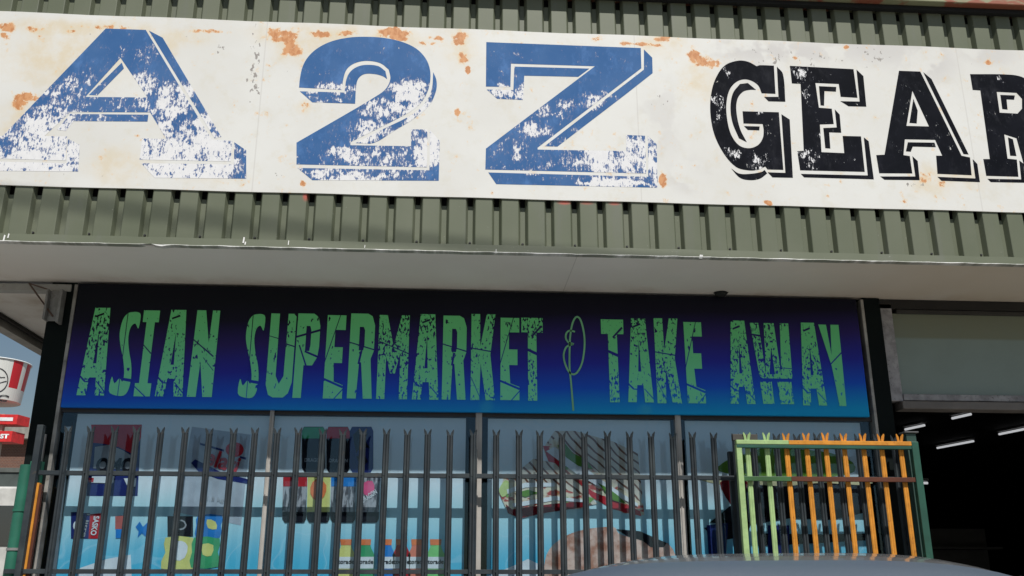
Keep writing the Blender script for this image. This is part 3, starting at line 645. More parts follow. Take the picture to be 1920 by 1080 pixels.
Pp('can_splash', [[sl([(682,905),(698,902),(702,918),(690,930),(680,922)],2)]], PP, o, 5)
# bread and boxes row
o = Pp('print_box', [[rect(133,960,156,1010)]], PN, p1, 2); Pp('box_oval',[[[(143+6*math.cos(a*.5),986+9*math.sin(a*.5)) for a in range(12)]]],PW,o,3)
o = Pp('print_box', [[[(169,964),(192,962),(188,1010),(166,1010)]]], PR, p1, 2)
text_px('box_text','SASKO',160,980,196,991,YP-.0055,PW,o,bold=.03,rot=-1.62)
Pp('box_side', [[[(156,962),(169,962),(166,1010),(152,1010)]]], PN, p1, 2)
text_px('box_text','1 litre',140,982,184,988,YP-.0055,PGY,o,bold=.02,rot=-1.62)
o = Pp('print_box', [[[(216,968),(238,966),(236,992),(216,992)]]], M_('print_brick',(.48,.14,.12)), p1, 2); Pp('box_base',[[rect(217,992,236,1009)]],PB,o,3)
Pp('print_leaf', [[[(254,988),(262,978),(268,988),(280,976),(276,990),(286,992),(274,998),(278,1010),(266,1000),(258,1008),(260,996)]]], PB, p1, 2)
# crisp packets
o = Pp('print_packet', [[[(314,968),(362,968),(362,1006),(314,1006)]]], PK, p1, 2); Pp('packet_text_ring',[[[(338+12*math.cos(a*.5),984+10*math.sin(a*.5)) for a in range(12)],[(338+9*math.cos(a*.5),984+7*math.sin(a*.5)) for a in range(12)]]],PGY,o,3)
o = Pp('print_packet', [[sl([(310,1008),(362,1008),(360,1030),(364,1066),(302,1066),(310,1036)],2)]], PY, p1, 3); Pp('packet_cloud',[[sl([(322,1020),(340,1014),(352,1024),(346,1046),(328,1050)],2)]],PW,o,4)
o = Pp('print_packet', [[sl([(372,966),(416,966),(414,985),(412,1008),(368,1012),(368,985)],2)]], PB, p1, 2); Pp('packet_window',[[sl([(388,974),(404,978),(406,992),(390,990)],2)]],PY,o,3)
o = Pp('print_packet', [[sl([(364,1008),(412,1010),(408,1035),(412,1062),(358,1064),(360,1035)],2)]], PG, p1, 4); Pp('packet_window',[[sl([(380,1020),(400,1022),(396,1042),(380,1040)],2)]],PY,o,5)
# sports drink bottles
for i, (x, cm) in enumerate([(649,PY),(685,PG),(724,PB),(753,PR),(782,M_('print_coral',(.75,.22,.14))),(817,M_('print_fresh_green',(.22,.60,.20)))]):
    o = Pp('print_bottle', [[[(x-9,1020),(x+9,1020),(x+11,1028),(x+17,1040),(x+16,1120),(x-16,1120),(x-17,1040),(x-11,1028)]]], cm, p1, 2)
    Pp('bottle_cap', [[[(x-11,1011),(x+11,1011),(x+10,1022),(x-10,1022)]]], PO, o, 3)
    Pp('bottle_label', [[[(x-16,1044),(x+16,1044),(x+15,1066),(x-15,1066)]]], PW, o, 3)
    text_px('bottle_text','torade',x-15,1049,x+15,1057,YP-.006,PK,o,bold=.02)
# toasted sandwich poster
k = NM('print_toast'); s3 = k.xz(); d = k.math('ADD', k.math('MULTIPLY', s3[2], 1.0), k.math('MULTIPLY', s3[0], .95))
d = k.math('ADD', d, k.math('MULTIPLY', k.noise(3,2), .12)); st = k.math('ABSOLUTE', k.math('SUBTRACT', k.math('FRACT', k.math('MULTIPLY', d, 15)), .5))
TOAST = k.fin(k.mix(k.ramp(st,.10,.17), (.17,.06,.03), k.mix(k.noise(12,4), (.60,.52,.40), (.72,.66,.55))), .5)
k = NM('print_filling'); n1 = k.noise(11,4,.6,stretch=(.7,1,1.6)); c_ = k.mix(k.ramp(n1,.42,.5), (.45,.06,.04), (.74,.66,.48)); c_ = k.mix(k.ramp(k.noise(9,3,off=(4,0,1)),.58,.64), c_, (.16,.34,.06)); FILL = k.fin(c_, .5)
o = Pp('print_sandwich', [[[(1020,838),(1040,808),(1078,808),(1150,828),(1196,850),(1204,925),(1200,965),(1150,950),(1100,925),(1060,890)]]], TOAST, p2, 1)
Pp('sandwich_filling', [[[(1018,840),(1040,822),(1062,838),(1100,868),(1150,905),(1206,945),(1208,966),(1170,962),(1120,940),(1070,905),(1030,870)]]], FILL, o, 2)
Pp('sandwich_crust', [[[(1018,836),(1026,836),(1060,880),(1112,922),(1200,958),(1203,968),(1150,955),(1080,915),(1030,870)]]], PR, o, 3)
o = Pp('print_sandwich', [[[(976,880),(1000,860),(1040,868),(1075,892),(1120,945),(1060,955),(975,966),(950,945),(950,905)]]], TOAST, p2, 4)
Pp('sandwich_filling', [[[(936,925),(945,895),(985,912),(1040,912),(1115,935),(1095,953),(1030,958),(975,968),(952,960)]]], FILL, o, 5)
Pp('sandwich_crust', [[[(948,945),(960,955),(1040,944),(1100,940),(1100,950),(1020,962),(975,972),(952,962)]]], PDR, o, 6)
Pp('sandwich_bread', [[[(1024,846),(1040,838),(1090,872),(1140,908),(1196,944),(1196,950),(1136,920),(1080,888)]],[[(950,918),(985,905),(1040,905),(1040,912),(985,914),(952,926)]],[[(960,944),(1040,930),(1100,938),(1100,942),(1040,938),(962,952)]]], PW, o, 8)
Pp('sandwich_lettuce', [[[(1045,835),(1060,832),(1075,850),(1100,862),(1112,880),(1085,874),(1062,858)]],[[(1120,905),(1140,915),(1160,930),(1175,945),(1150,938)]],[[(965,925),(990,918),(1010,924),(985,932)]]], M_('print_leaf_dark',(.12,.26,.04)), o, 9)
Pp('sandwich_lettuce', [[sl([(938,912),(948,900),(956,908),(952,925),(942,932),(936,922)],2)]], PLY, o, 7)
k = NM('print_fried'); n1 = k.noise(9,5,.6); FRIED = k.fin(k.mix(k.ramp(n1,.35,.65), (.42,.15,.08), (.80,.56,.45)), .5)
Pp('print_fried_chicken', [[sl([(1020,1065),(1030,1030),(1060,1005),(1100,992),(1150,988),(1160,1000),(1190,1010),(1225,1015),(1262,1030),(1264,1130),(1020,1130)],3)]], FRIED, p2, 2)
Pp('print_tray', [[[(1155,992),(1200,996),(1250,1018),(1245,1026),(1220,1026),(1205,1014),(1175,1005)]]], PK, p2, 3)
Pp('print_plate', [[[(914,1135),(1020,1135),(1015,1060),(990,1048),(960,1062),(914,1080)]]], PW, p2, 1)
# burger poster
Pp('print_lettuce', [[sl([(1345,880),(1365,862),(1400,850),(1440,838),(1500,842),(1560,850),(1600,868),(1590,890),(1480,895),(1380,890)],3)]], M_('print_leaf_green',(.16,.30,.04)), p3, 1)
Pp('print_bun', [[sl([(1350,895),(1600,898),(1610,912),(1345,908)],2)]], M_('print_cheese',(.70,.62,.36)), p3, 2)
Pp('print_patty', [[sl([(1350,905),(1375,900),(1400,902),(1406,925),(1400,948),(1370,945)],3)]], PDR, p3, 3)
Pp('print_dark_tray', [[[(1404,908),(1470,912),(1540,905),(1618,910),(1618,962),(1560,975),(1480,972),(1400,985),(1330,980),(1392,930)]],[[(1500,1045),(1600,1040),(1600,1140),(1400,1140),(1410,1060)]],[[(1320,990),(1360,978),(1410,978),(1400,1005),(1345,1015)]],[[(1430,1000),(1540,1002),(1640,1000),(1640,1012),(1430,1024)]]], PK, p3, 4)
Pp('print_blue_band', [[[(1325,985),(1365,980),(1360,1060),(1330,1060)]],[[(1440,985),(1480,985),(1480,1040),(1440,1040)]]], PN, p3, 5)

# ---------------------------------------------------------------- interior lights and shelves
k = NM('lamp_tube'); k.b.inputs['Emission Color'].default_value = (.95,.97,1,1); k.b.inputs['Emission Strength'].default_value = .42; TUBE = k.fin((.6,.6,.6), .5)
lights = [((1697,803),(1733,795),'near the left edge of the entrance, second row'),((1757,838),(1825,825),'largest and brightest, in the middle of the dark entrance'),((1785,782),(1820,774),'close under the entrance lintel'),((1873,812),(1960,794),'at the right edge of the photo'),((1722,903),(1744,902),'lowest and farthest, just right of the green gate post')]
for (a, b, how) in lights:
    zc = ZI-.05 if a[1] < 900 else 3.0
    xa, ya = BZ(*a, zc); xb, yb = BZ(*b, zc)
    if a[1] > 900: xb, yb = xb, ya
    if max(ya,yb) > 9.2:      # keep inside the room
        f_ = 9.0/max(ya,yb)
    lt = thing('fluorescent_light', 'white fluorescent tube light '+how, 'ceiling light', ((xa+xb)/2,(ya+yb)/2,zc), 'fluorescent lights inside the shop')
    MB().tube([(xa,ya,zc-.02),(xb,yb,zc-.02)], .019, 10).build('tube', TUBE, lt)
    d = Vector((xb-xa,yb-ya,0)).normalized(); nrm = Vector((-d.y,d.x,0))*.05
    m = MB(); q = [Vector((xa,ya,zc+.016))-nrm, Vector((xb,yb,zc+.016))-nrm, Vector((xb,yb,zc+.016))+nrm, Vector((xa,ya,zc+.016))+nrm]
    m.add(q+[v+Vector((0,0,.03)) for v in q], [(0,1,2,3),(4,5,6,7),(0,1,5,4),(1,2,6,5),(2,3,7,6),(3,0,4,7)]); m.build('housing', plain('housing_grey',(.2,.2,.2)), lt)
    print('light', ya, yb)
SHM = plain('shelf_metal', (.05,.05,.05), .6)
for j, (X0, X1, Y0) in enumerate([(3.6,5.4,5.2),(5.6,7.8,6.6)]):
    sh = thing('grocery_shelf', ['dark grocery shelf with brown cartons deep inside the shop, left one','dark grocery shelf with brown cartons deep inside the shop, right one'][j], 'shelf', ((X0+X1)/2,Y0,.12), 'shelves inside the shop')
    MB().box((X0,Y0+.4,.13),(X1,Y0+.43,2.3)).build('back_panel', SHM, sh)
    for q in range(5): MB().box((X0,Y0,.2+q*.45),(X1,Y0+.395,.23+q*.45)).build('shelf_board', SHM, sh)
for (X,Z,wd,h,c_,lb) in [(3.72,1.13,.34,.36,(.20,.06,.03),'reddish brown carton at the left end of the nearer dark shelf'),(4.14,1.13,.30,.30,(.13,.08,.05),'dull brown carton beside the reddish one on the nearer dark shelf'),(4.7,1.13,.42,.26,(.09,.03,.02),'wide low dark red carton at the right end of the nearer shelf')]:
    Y0 = 5.2; ct = thing('carton', lb, 'carton', (X+wd/2,Y0+.2,Z), 'cartons on the shelf inside the shop')
    bevel(MB().box((X,Y0+.04,Z+.002),(X+wd,Y0+.3,Z+h)).build('box', plain('carton_brown', c_), ct), .004)
    MB().box((X+wd*.44,Y0+.037,Z+.002),(X+wd*.54,Y0+.303,Z+h+.002)).build('tape', plain('tape_tan',(.2,.15,.08)), ct)

# ---------------------------------------------------------------- palisade fence
m = NM('fence_paint'); n1 = m.noise(5, 5, .6); c = m.mix(m.ramp(n1,.3,.7), (.020,.028,.034), (.036,.044,.050)); c = m.mix(m.ramp(m.noise(26,5,.65),.60,.70,0,.6), c, (.07,.055,.042)); c = m.mix(m.ramp(m.noise(4,4,.6,off=(3,3,3)),.5,.7,0,.6), c, (.055,.068,.070)); FEN = m.fin(c, .6, .0, .3)
def pale_mesh(X, Y, z0, z1, wd=.042, sp=.006, lean=0.0, d=.013, tip=.042):
    """W section pale with a split, splayed point"""
    m = MB(); h = wd/2; t = .003
    sec = [(-h, d),(-h*.62,0),(-h*.22,0),(0,d*.55),(h*.22,0),(h*.62,0),(h,d)]
    zc = z1-tip
    rows = [(z0,1),(zc,1)]
    n = len(sec); f = []
    vs = [(X+x+lean*0, Y+y, z0) for x,y in sec]+[(X+x+lean, Y+y, zc) for x,y in sec]
    vs += [(X+x+lean, Y+y+t, z0 if i==0 else zc) for i in (0,1) for x,y in sec]
    f += [(i,i+1,n+i+1,n+i) for i in range(n-1)] + [(2*n+i,3*n+i,3*n+i+1,2*n+i+1) for i in range(n-1)]
    f += [(0,n,3*n,2*n),(n-1,3*n-1,4*n-1,2*n-1)]
    m.add(vs, f)
    for zb2 in ((ZR1, ZR2) if z0 < .15 else (zr2, .32)): m.tube([(X,Y+d*.5-.001,zb2),(X,Y-.004,zb2)], [.006,.005], 6)
    # prongs
    for s in (-1,1):
        b0, b1 = (0, s*h)
        q = [(X+lean+b0, zc),(X+lean+b1, zc),(X+lean+s*(h+sp*.9), z1-.008),(X+lean+s*(h+sp*.4), z1),(X+lean+s*(h*.38), z1-.020)]
        vv = [(x, Y+.004-.006*(i in (2,3)), z) for i,(x,z) in enumerate(q)]+[(x, Y+.010-.006*(i in (2,3)), z) for i,(x,z) in enumerate(q)]
        m.add(vv, [(0,1,2,3,4),(9,8,7,6,5),(0,5,6,1),(1,6,7,2),(2,7,8,3),(3,8,9,4),(4,9,5,0)])
    return m
ZT = B(960,807,YFE)[1]
ZR1 = B(900,893,YFE+.03)[1]; ZR2 = B(700,1072,YFE+.03)[1]
fence = thing('palisade_fence', 'dark grey steel palisade fence with forked tips in front of the shop windows', 'fence', (0,YFE,.12))
tops = [131,171,217,259,304,350,394,438,477,519,560,603,642,683,723,763,804,844,886,930,972,1013,1055,1097,1138,1179,1220,1259,1297,1336,1376,1413,1453,1491,1530,1568,1605,1640,1675]
for i, px in enumerate(tops):
    X = B(px, 812, YFE)[0]
    dz = random.uniform(-.006,.006)
    pale_mesh(X, YFE-.015, .14, ZT+dz, lean=random.uniform(-.009,.009)).build('pale', FEN, fence)
fx0, fx1 = B(70,895,YFE)[0], B(1700,900,YFE)[0]
for zr, a in ((ZR1, fx0), (ZR2, B(6,1068,YFE)[0]), (.5, fx0)):
    bevel(MB().box((a,YFE+.003,zr-.014),(fx1,YFE+.008,zr+.014)).box((a,YFE+.008,zr-.014),(fx1,YFE+.045,zr-.009)).build('rail', FEN, fence), .0015)
for px in (74,):
    X = B(px,830,YFE)[0]; bevel(MB().box((X-.020,YFE-.03,.12),(X+.020,YFE+.02,ZT-.0)).build('post', FEN, fence), .004)
for px in (890,1374):
    X = B(px,830,YFE)[0]; bevel(MB().box((X-.02,YFE+.05,.12),(X+.02,YFE+.09,ZT-.12)).build('post', FEN, fence), .004)
# ---------------------------------------------------------------- sliding gate
ORG = plain('orange_paint', (.56,.235,.034), .6, var=.16, scale=14, spec=.2, dirt=(.34,.12,.03))
LGR = plain('light_green_paint', (.33,.47,.21), .6, var=.14, scale=12, spec=.2, dirt=(.18,.33,.17))
DGR = plain('dark_green_paint', (.015,.075,.050), .5, var=.2, scale=8)
BRN = plain('shaded_orange_brown', (.085,.020,.006), .7, var=.2, scale=10)  # orange as it looks unlit, put into the base colour
MGR = plain('mid_green_paint', (.04,.11,.035), .5, var=.2)
ztg = B(1500,832,YG)[1]; zr2 = B(1500,899,YG)[1]; ztip = B(1500,811,YG)[1]
gate = thing('sliding_gate', 'palisade gate with orange and light green pales in a green frame at the entrance', 'gate', (B(1550,900,YG)[0],YG,.12))
gx0 = B(1383,835,YG)[0]; gxm = B(1475,835,YG)[0]; gx1 = B(1712,838,YG)[0]
for a, b, mt, nm in ((gx0-.02,gxm,LGR,'top_rail'),(gxm,gx1-.03,ORG,'top_rail')):
    bevel(MB().box((a,YG-.045,ztg-.012),(b,YG-.005,ztg+.016)).build(nm, mt, gate), .003)
bevel(MB().box((gx0-.02,YG-.042,ztg-.036),(gx1-.03,YG-.008,ztg-.0125)).build('under_rail', DGR, gate), .003)
bevel(MB().box((gx0-.03,YG-.004,ztg+.018),(gx0+.14,YG+.03,ztg+.06)).build('catch_plate', plain('catch_grey',(.05,.045,.04),.7), gate), .003)
for a, b, mt in ((gx0+.01,gxm+.0,MGR),(gxm,gx1-.02,BRN)):
    bevel(MB().box((a,YG-.035,zr2-.015),(b,YG-.016,zr2+.015)).build('middle_rail', mt, gate), .002)
for a, b, mt in ((gx0+.01,gxm+.0,MGR),(gxm,gx1-.02,BRN)):
    bevel(MB().box((a,YG-.035,.30),(b,YG-.016,.34)).build('bottom_rail', mt, gate), .002)
bevel(MB().box((gx0-.022,YG-.04,.16),(gx0+.016,YG,ztg-.013)).build('stile', LGR, gate), .004)
bevel(MB().box((gx1-.03,YG-.045,.16),(gx1+.018,YG,ztg+.016)).build('stile', DGR, gate), .004)
for i, px in enumerate([1399,1435.5,1473,1509.6,1545.5,1580,1616,1649,1684.5]):
    X = B(px, 818, YG)[0]
    pale_mesh(X, YG-.012, .2, ztip+random.uniform(-.005,.004), wd=.034, sp=.010, d=.005, tip=.058, lean=random.uniform(-.003,.003)).build('pale', LGR if i < 2 else ORG, gate)
x = B(1706,830,YG+.1)[0]
gp = thing('guide_post', 'short dark green guide post with flat cap just behind the right gate stile', 'post', (x,YG+.1,.12))
zz = B(1706,812,YG+.1)[1]
bevel(MB().box((x-.035,YG+.07,.12),(x+.035,YG+.13,zz-.006)).build('shaft', plain('post_green',(.03,.07,.055),.5), gp), .004)
bevel(MB().box((x-.05,YG+.055,zz-.005),(x+.05,YG+.145,zz+.006)).build('cap', plain('cap_grey',(.12,.12,.12),.5), gp), .003)

# orange upright at the left corner
x = B(75,910,-.12)[0]; zt_ = B(75,906,-.12)[1]
og = thing('open_gate_leaf', 'orange steel gate leaf folded open at the left corner beside the green downpipe', 'gate', (x,-.1,.12))
bevel(MB().box((x-.012,-.15,.15),(x+.006,-.11,zt_)).build('stile', ORG, og), .002)
bevel(MB().box((x+.0065,-.145,.15),(x+.024,-.115,zt_-.01)).build('stile_side', BRN, og), .002)
for q in (.5,1.2,1.9): bevel(MB().box((x-.010,-.109,q),(x+.005,-.045,q+.03)).build('hinge', BRN, og), .002)

# downpipe
x = B(47,900,-.1)[0]
dp = thing('downpipe', 'green round downpipe with collars at the left corner column', 'pipe', (x,-.1,.12))
PIPEG = plain('pipe_green', (.02,.13,.085), .45, var=.15, scale=7)
ztp = B(55,872,-.1)[1]
MB().tube([(x,-.1,.12),(x,-.1,ztp)], .042, 18).build('pipe', PIPEG, dp)  # pipe stops at the shade edge; the dark column stands for its shaded top
for py in (957,1030): 
    z = B(40,py,-.1)[1]; MB().tube([(x,-.1,z-.008),(x,-.1,z+.008)], .047, 18).build('collar', PIPEG if py<1000 else STEEL, dp)
x2 = B(66,900,-.06)[0]
cs = thing('sunlit_column_face', 'sunlit lower face of the corner column in brighter green between the downpipe and the orange gate leaf', 'post', (x2,-.06,.12))
bevel(MB().box((x2-.033,-.10,.12),(x2+.040,-.045,B(68,866,-.06)[1])).build('upright', PIPEG, cs), .004)  # lit copy of the column face, cut off at the shade edge

# ---------------------------------------------------------------- silver car roof in front
CARP = None
def build_car(name, label, loc, rot, paint, L=3.9, H=1.6, belt=1.0, W=.80, glassm=None):
    """hatchback, nose towards -x; authored at the origin then turned"""
    t = thing(name, label, 'car', (0,0,0))
    gb = [(-1.15,0),(-1.05,.12),(-.85,.36),(-.6,.62),(-.42,.80),(-.26,.885),(-.1,.925),(.1,.962),(.45,.995),(.8,.99),(1.15,.96),(1.45,.90),(1.62,.80),(1.78,.5),(1.88,.2),(1.92,0)]
    def hh(x):
        for (a,b),(c,d) in zip(gb[:-1],gb[1:]):
            if a<=x<=c: return b+(d-b)*(x-a)/(c-a)
        return 0
    def S(x, v, off=0.0):
        hgt = (H-belt)*max(hh(x),.0001)+off; a = v*math.pi/2; ca, sa = max(math.cos(a),0), math.sin(a)
        z = hgt*ca**.30; ww = (W-.02)*(1-.19*(z/(H-belt)))+off
        return Vector((x, math.copysign(abs(sa)**.54, sa)*ww, belt+z))
    NXX, NV = 60, 36
    m = MB(); vs = []
    xs = [-1.15+3.07*i/NXX for i in range(NXX+1)]
    for x in xs: vs += [S(x, -1+2*j/NV) for j in range(NV+1)]
    m.add(vs, [(i*(NV+1)+j,(i+1)*(NV+1)+j,(i+1)*(NV+1)+j+1,i*(NV+1)+j+1) for i in range(NXX) for j in range(NV)], True)
    m.build('cabin', paint, t)
    def patch(nm, x0, x1, v0, v1, mat, off=.006, nx=14, nv=14):
        m = MB(); vs = []
        for i in range(nx+1):
            for j in range(nv+1): vs.append(S(x0+(x1-x0)*i/nx, v0+(v1-v0)*j/nv, off))
        m.add(vs, [(i*(nv+1)+j,(i+1)*(nv+1)+j,(i+1)*(nv+1)+j+1,i*(nv+1)+j+1) for i in range(nx) for j in range(nv)], True)
        return m.build(nm, mat, t)
    patch('windscreen', -1.05, -.10, -.45, .45, glassm)
    patch('rear_window', 1.60, 1.80, -.55, .55, glassm)
    for s in (-1,1):
        patch('side_window', -.55, .35, s*.80, s*.985, glassm); patch('side_window', .42, 1.35, s*.80, s*.985, glassm)
        patch('roof_moulding', -.14, 1.5, s*.60, s*.615, BLACK, .007, 20, 2)
        patch('pillar_seal', -1.05, -.10, s*.45, s*.47, BLACK, .012, 24, 2)
    # lower body loft
    st = [(-1.98,.45,.62,.55),(-1.9,.28,.74,.70),(-1.6,.22,.86,.80),(-1.1,.2,.98,.83),(-.3,.2,1.01,.84),(1.2,.2,1.02,.84),(1.75,.24,1.0,.80),(1.92,.32,.92,.72),(1.97,.45,.8,.6)]
    m = MB(); n = 24; vs = []
    for x, z0, z1, ww in st:
        for k_ in range(n):
            a = 2*math.pi*k_/n; ca, sa = math.cos(a), math.sin(a)
            vs.append((x, math.copysign(abs(ca)**.5,ca)*ww, (z0+z1)/2+math.copysign(abs(sa)**.45,sa)*(z1-z0)/2))
    m.add(vs, [(i*n+k_,i*n+(k_+1)%n,(i+1)*n+(k_+1)%n,(i+1)*n+k_) for i in range(len(st)-1) for k_ in range(n)], True)
    m.add(vs[:n],[tuple(range(n))],True); m.add(vs[-n:],[tuple(range(n))[::-1]],True); m.build('body', paint, t)
    tyre = plain('tyre_rubber',(.02,.02,.02),.9); rimm = plain('rim_grey',(.4,.4,.4),.4,.6)
    for x in (-1.25,1.2):
        for s in (-1,1):
            wv_ = MB(); wv_.tube([(x,s*.66,.3),(x,s*.68,.3),(x,s*.84,.3),(x,s*.86,.3)], [.25,.3,.3,.26], 28); wo = wv_.build('wheel', tyre, t)
            MB().tube([(x,s*.855,.3),(x,s*.868,.3)], [.19,.15], 20).build('rim', rimm, wo)
    lens = plain('lamp_lens',(.6,.6,.58),.15); red = plain('tail_lens',(.4,.02,.02),.2)
    for s in (-1,1):
        MB().box((-1.95,s*.42,.62),(-1.80,s*.68,.74)).build('headlight', lens, t); MB().box((1.88,s*.5,.72),(1.965,s*.68,.9)).build('tail_light', red, t)
        mr = MB(); mr.box((-.75,s*.80,1.02),(-.62,s*.98,1.13)); bevel(mr.build('side_mirror', paint, t), .02)
    t.location = loc; t.rotation_euler = (0,0,rot)
    return t
k = NM('car_silver'); n1 = k.noise(3,4); CARP = k.fin(k.mix(n1,(.25,.255,.26),(.31,.315,.32)), .34, .45, .5, .8)
k = NM('windscreen_glass'); CGW = k.fin((.075,.10,.135), .34, 0, .4)
k = NM('car_glass'); CG = k.fin((.03,.035,.04), .04, 0, .8, 1.0)
build_car('parked_car', 'silver grey hatchback with only its roof showing in front of the gate', (.90,-3.85,0), R(70), CARP, H=1.606, W=.90, glassm=CGW)

# ---------------------------------------------------------------- far left: minibus, wall, brick building, bucket sign
WHT = plain('vehicle_white', (.55,.55,.52), .4, coat=.3)
zt_ = None
YV = 7.0
vz1 = B(15,912,YV)[1]; vx1 = B(44,950,YV)[0]
bus = thing('white_minibus', 'white minibus parked beyond the corner, its dark window at the left edge', 'minibus', (vx1-2.4,YV+.9,0))
def ext(nm, prof, y0, y1, mat, par, bev=.03):
    m = MB(); n = len(prof); m.add([(x,y0,z) for x,z in prof]+[(x,y1,z) for x,z in prof], [tuple(range(n)), tuple(range(2*n-1,n-1,-1))]+[(i,(i+1)%n,n+(i+1)%n,n+i) for i in range(n)])
    return bevel(m.build(nm, mat, par), bev, 3)
ext('body', [(vx1-4.8,.35),(vx1,.35),(vx1,vz1-.06),(vx1-.08,vz1),(vx1-3.6,vz1),(vx1-4.5,1.25),(vx1-4.8,1.1)], YV, YV+1.75, WHT, bus)
wz1, wz0 = B(15,948,YV)[1], B(15,1024,YV)[1]
for a, b in ((-1.5,-.06),(-2.7,-1.6),(-3.6,-2.8)):
    bevel(MB().box((vx1+a,YV-.012,wz0),(vx1+b,YV-.002,wz1)).build('side_window', CG, bus), .01)
MB().box((vx1-4.4,YV-.006,.95),(vx1-.02,YV-.001,1.0)).build('trim_line', STEEL, bus)
for X in (-3.9,-1.0):
    for Y in (YV+.1, YV+1.6):
        wo = MB().tube([(vx1+X,Y-.1,.33),(vx1+X,Y+.1,.33)], .33, 24).build('wheel', plain('tyre_rubber',(.02,.02,.02),.9), bus)
        MB().tube([(vx1+X,Y-.108,.33),(vx1+X,Y-.1005,.33)], .18, 18).build('rim', STEEL, wo)
YW = 16
z1 = B(20,884,YW)[1]
lw = thing('low_wall', 'low grey green boundary wall behind the minibus', 'wall', (-12,YW,0))
MB().box((-26,YW,0),(B(60,880,YW)[0]+1,YW+.2,z1-.02)).build('panel', plain('wall_grey_green',(.06,.075,.07),.8,var=.4,scale=1.5), lw)
MB().box((-26,YW-.03,z1-.019),(B(60,880,YW)[0]+1,YW+.23,z1+.08)).build('cap', plain('cap_pale',(.10,.11,.10),.8), lw)
YBK = 45
bb = thing('brick_building', 'brown brick building with pale roof edge far beyond the corner', 'building', (-30,YBK,0))
zb1 = B(20,822,YBK)[1]; zb0 = B(20,798,YBK)[1]
k = NM('far_brick'); bt = k.n('ShaderNodeTexBrick'); bt.inputs['Scale'].default_value = 3; bt.inputs['Color1'].default_value=(.16,.075,.05,1); bt.inputs['Color2'].default_value=(.12,.06,.045,1); bt.inputs['Mortar'].default_value=(.2,.15,.12,1)
mp = k.n('ShaderNodeMapping'); mp.inputs['Rotation'].default_value=(R(90),0,0); k.t.links.new(k.pos, mp.inputs[0]); k.t.links.new(mp.outputs[0], bt.inputs[0]); BRK = k.fin(bt.outputs[0], .9)
MB().box((-60,YBK,0),(-12,YBK+12,zb1)).build('wall', BRK, bb)
m = MB(); m.add([(-60.5,YBK-.6,zb1),(-11,YBK-.6,zb1-.1),(-11,YBK-.6,zb1+.35),(-60.5,YBK-.6,zb0+1.3),(-60.5,YBK+12.5,zb1),(-11,YBK+12.5,zb1-.1),(-11,YBK+12.5,zb1+.35),(-60.5,YBK+12.5,zb0+1.3)], [(0,1,2,3),(4,7,6,5),(0,4,5,1),(1,5,6,2),(2,6,7,3),(3,7,4,0)])
m.build('roof', plain('far_roof',(.26,.25,.22),.8), bb)
for i in range(6):
    X = -58+i*7.3; MB().box((X,YBK-.05,1),(X+2.2,YBK-.001,2.6)).build('window', CG, bb)
# bucket sign on a pole
YK = 30
def K(px,py,Y=YK): return B(px,py,Y)
xc, _ = K(-12,720); zt1 = K(20,682)[1]; zb1_ = K(20,755)[1]; r1 = K(53,690)[0]-xc; r0 = K(35,752)[0]-xc
pole = thing('bucket_pole_sign', 'pole sign with red and white striped bucket above two red boards, left edge', 'sign', (xc,YK,0))
k = NM('bucket_stripes'); 
at = k.n('ShaderNodeAttribute'); at.attribute_name = 'ang'; zz_ = k.xz()[2]
s_ = k.math('FRACT', k.math('MULTIPLY', k.math('ADD', at.outputs['Fac'], 1-.8975), 11.0)); stripe = k.ramp(s_, .64, .62)
up_ = k.ramp(zz_, zb1_+(zt1-zb1_)*.30, zb1_+(zt1-zb1_)*.31)
front = k.ramp(k.math('ABSOLUTE', k.math('SUBTRACT', at.outputs['Fac'], .828)), .064, .068)
msk = k.math('MULTIPLY', k.math('MULTIPLY', stripe, up_), front)
BUC = k.fin(k.mix(msk, (.72,.72,.68), (.55,.02,.03)), .4)
n = 64; m = MB(); 
for z, r in ((zb1_, r0), (zt1, r1)): m.v += [(xc+r*math.cos(2*math.pi*i/n), YK+r*math.sin(2*math.pi*i/n), z) for i in range(n+1)]
m.f = [(i,i+1,n+2+i,n+1+i) for i in range(n)]+[tuple(range(n-1,-1,-1)), tuple(range(n+1,2*n+1))]; m.sm = [False]*len(m.f)
bo = m.build('bucket', BUC, pole)
a_ = bo.data.attributes.new('ang','FLOAT','POINT')
for i in range(2*(n+1)): a_.data[i].value = (i%(n+1))/n
rim = MB(); rim.tube([(xc+(r1+.02)*math.cos(2*math.pi*i/32), YK+(r1+.02)*math.sin(2*math.pi*i/32), zt1) for i in range(33)], .025, 6, False); rim.build('rim', PW, bo)
PKW = plain('sign_dark_ink', (.02,.02,.025))
def wrap(o, u0=0.0):
    """bend a flat mark, authored with x = arc length, round the tapered bucket"""
    L = o.parent.parent.location if o.parent.parent else Vector()
    off = o.parent.location+L
    for v in o.data.vertices:
        x, y, z = v.co.x+off.x, v.co.y, v.co.z+off.z
        r = r0+(r1-r0)*(z-zb1_)/(zt1-zb1_)+.012; th = (x-xc)/r+R(28)
        v.co = (xc+r*math.sin(th)-off.x, YK-r*math.cos(th)-off.y, z-off.z)
zt_c, zb_c = K(5,737,YK-r0)[1], K(5,750,YK-r0)[1]
wrap(text_mesh('bucket_text', 'KFC', xc-.58, xc+.58, zb_c, zt_c, YK, PKW, bo, bold=.03, shear=.2))
cz_ = K(5,711,YK-r1)[1]; rr = .42
ring = [(xc+rr*math.cos(i*.3), cz_+rr*1.1*math.sin(i*.3)) for i in range(22)]
wrap(ribbon('emblem_ring', ring, .035, YK, PKW, bo))
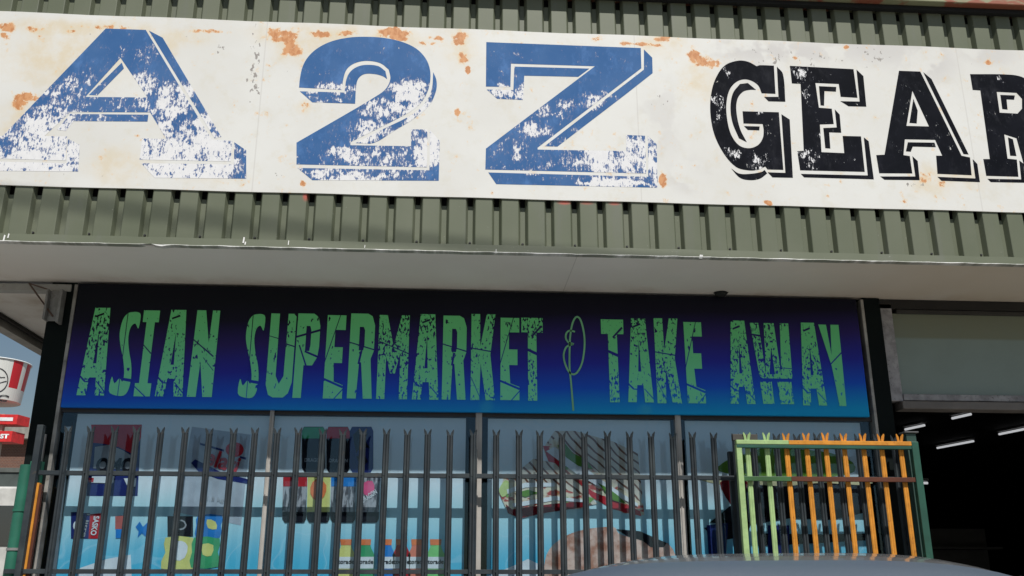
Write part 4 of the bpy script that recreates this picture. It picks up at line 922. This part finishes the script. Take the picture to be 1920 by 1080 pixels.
wrap(ribbon('emblem_line', [(xc+.02,cz_-.35),(xc+.12,cz_-.1),(xc+.28,cz_-.02),(xc+.38,cz_+.02)], .03, YK, PKW, bo))
wrap(ribbon('emblem_line', [(xc+.05,cz_+.2),(xc+.15,cz_+.12),(xc+.3,cz_+.15)], .03, YK, PKW, bo))
MB().tube([(xc+.02,YK,0),(xc+.02,YK,zb1_)], .18, 12).build('pole', plain('pole_dark',(.06,.06,.06)), pole)
xp = K(2,850)[0]
MB().box((xp-.5,YK-.45,0),(xp+.10,YK-.25,K(3,780)[1])).build('cladding', plain('pole_beige',(.42,.38,.30)), pole)
RB = plain('board_red', (.62,.03,.03), .4)
for (a, b, x1, txt) in ((777,795,38,None),(808,828,33,'ST')):
    z1_, z0_ = K(10,a,YK-.6)[1], K(10,b,YK-.6)[1]; X1 = K(x1-8,800,YK-.6)[0]; X1b = K(x1,800,YK-.6)[0]
    m = MB(); pr = [(X1-2.2,YK-.6),(X1,YK-.6),(X1b,YK+.1),(X1-2.2,YK+.1)]
    m.add([(x,y,z0_) for x,y in pr]+[(x,y,z1_) for x,y in pr], [(3,2,1,0),(4,5,6,7),(0,1,5,4),(1,2,6,5),(2,3,7,6),(3,0,4,7)]); ro = m.build('board', RB, pole)
    zm, dz = (z0_+z1_)/2, (z1_-z0_)
    if txt: text_mesh('board_text', txt, K(2,a,YK-.6)[0], X1-.1, zm-dz*.22, zm+dz*.22, YK-.612, PW, ro, bold=.05)
    else: MB().box((X1-1.6,YK-.615,zm-dz*.18),(X1-.15,YK-.602,zm+dz*.18)).build('board_strip', PW, ro)

# ---------------------------------------------------------------- overhead cable that throws a soft line on the fascia
p1_ = Vector((B(30,372,YF)[0], YF, B(30,372,YF)[1])); p2_ = Vector((B(560,430,YF)[0], YF, B(560,430,YF)[1]))
p1_ -= SUNDIR*9; p2_ -= SUNDIR*9; d = (p2_-p1_).normalized()
cb = MB(); cb.tube([p1_+d*(s) + Vector((0,0,.0022*(s-1)**2)) for s in [x*1.5-14 for x in range(20)]], .017, 8)
o = cb.build('overhead_cable', PK); tag(o, 'thick black overhead cable crossing above the parking lot', 'cable')
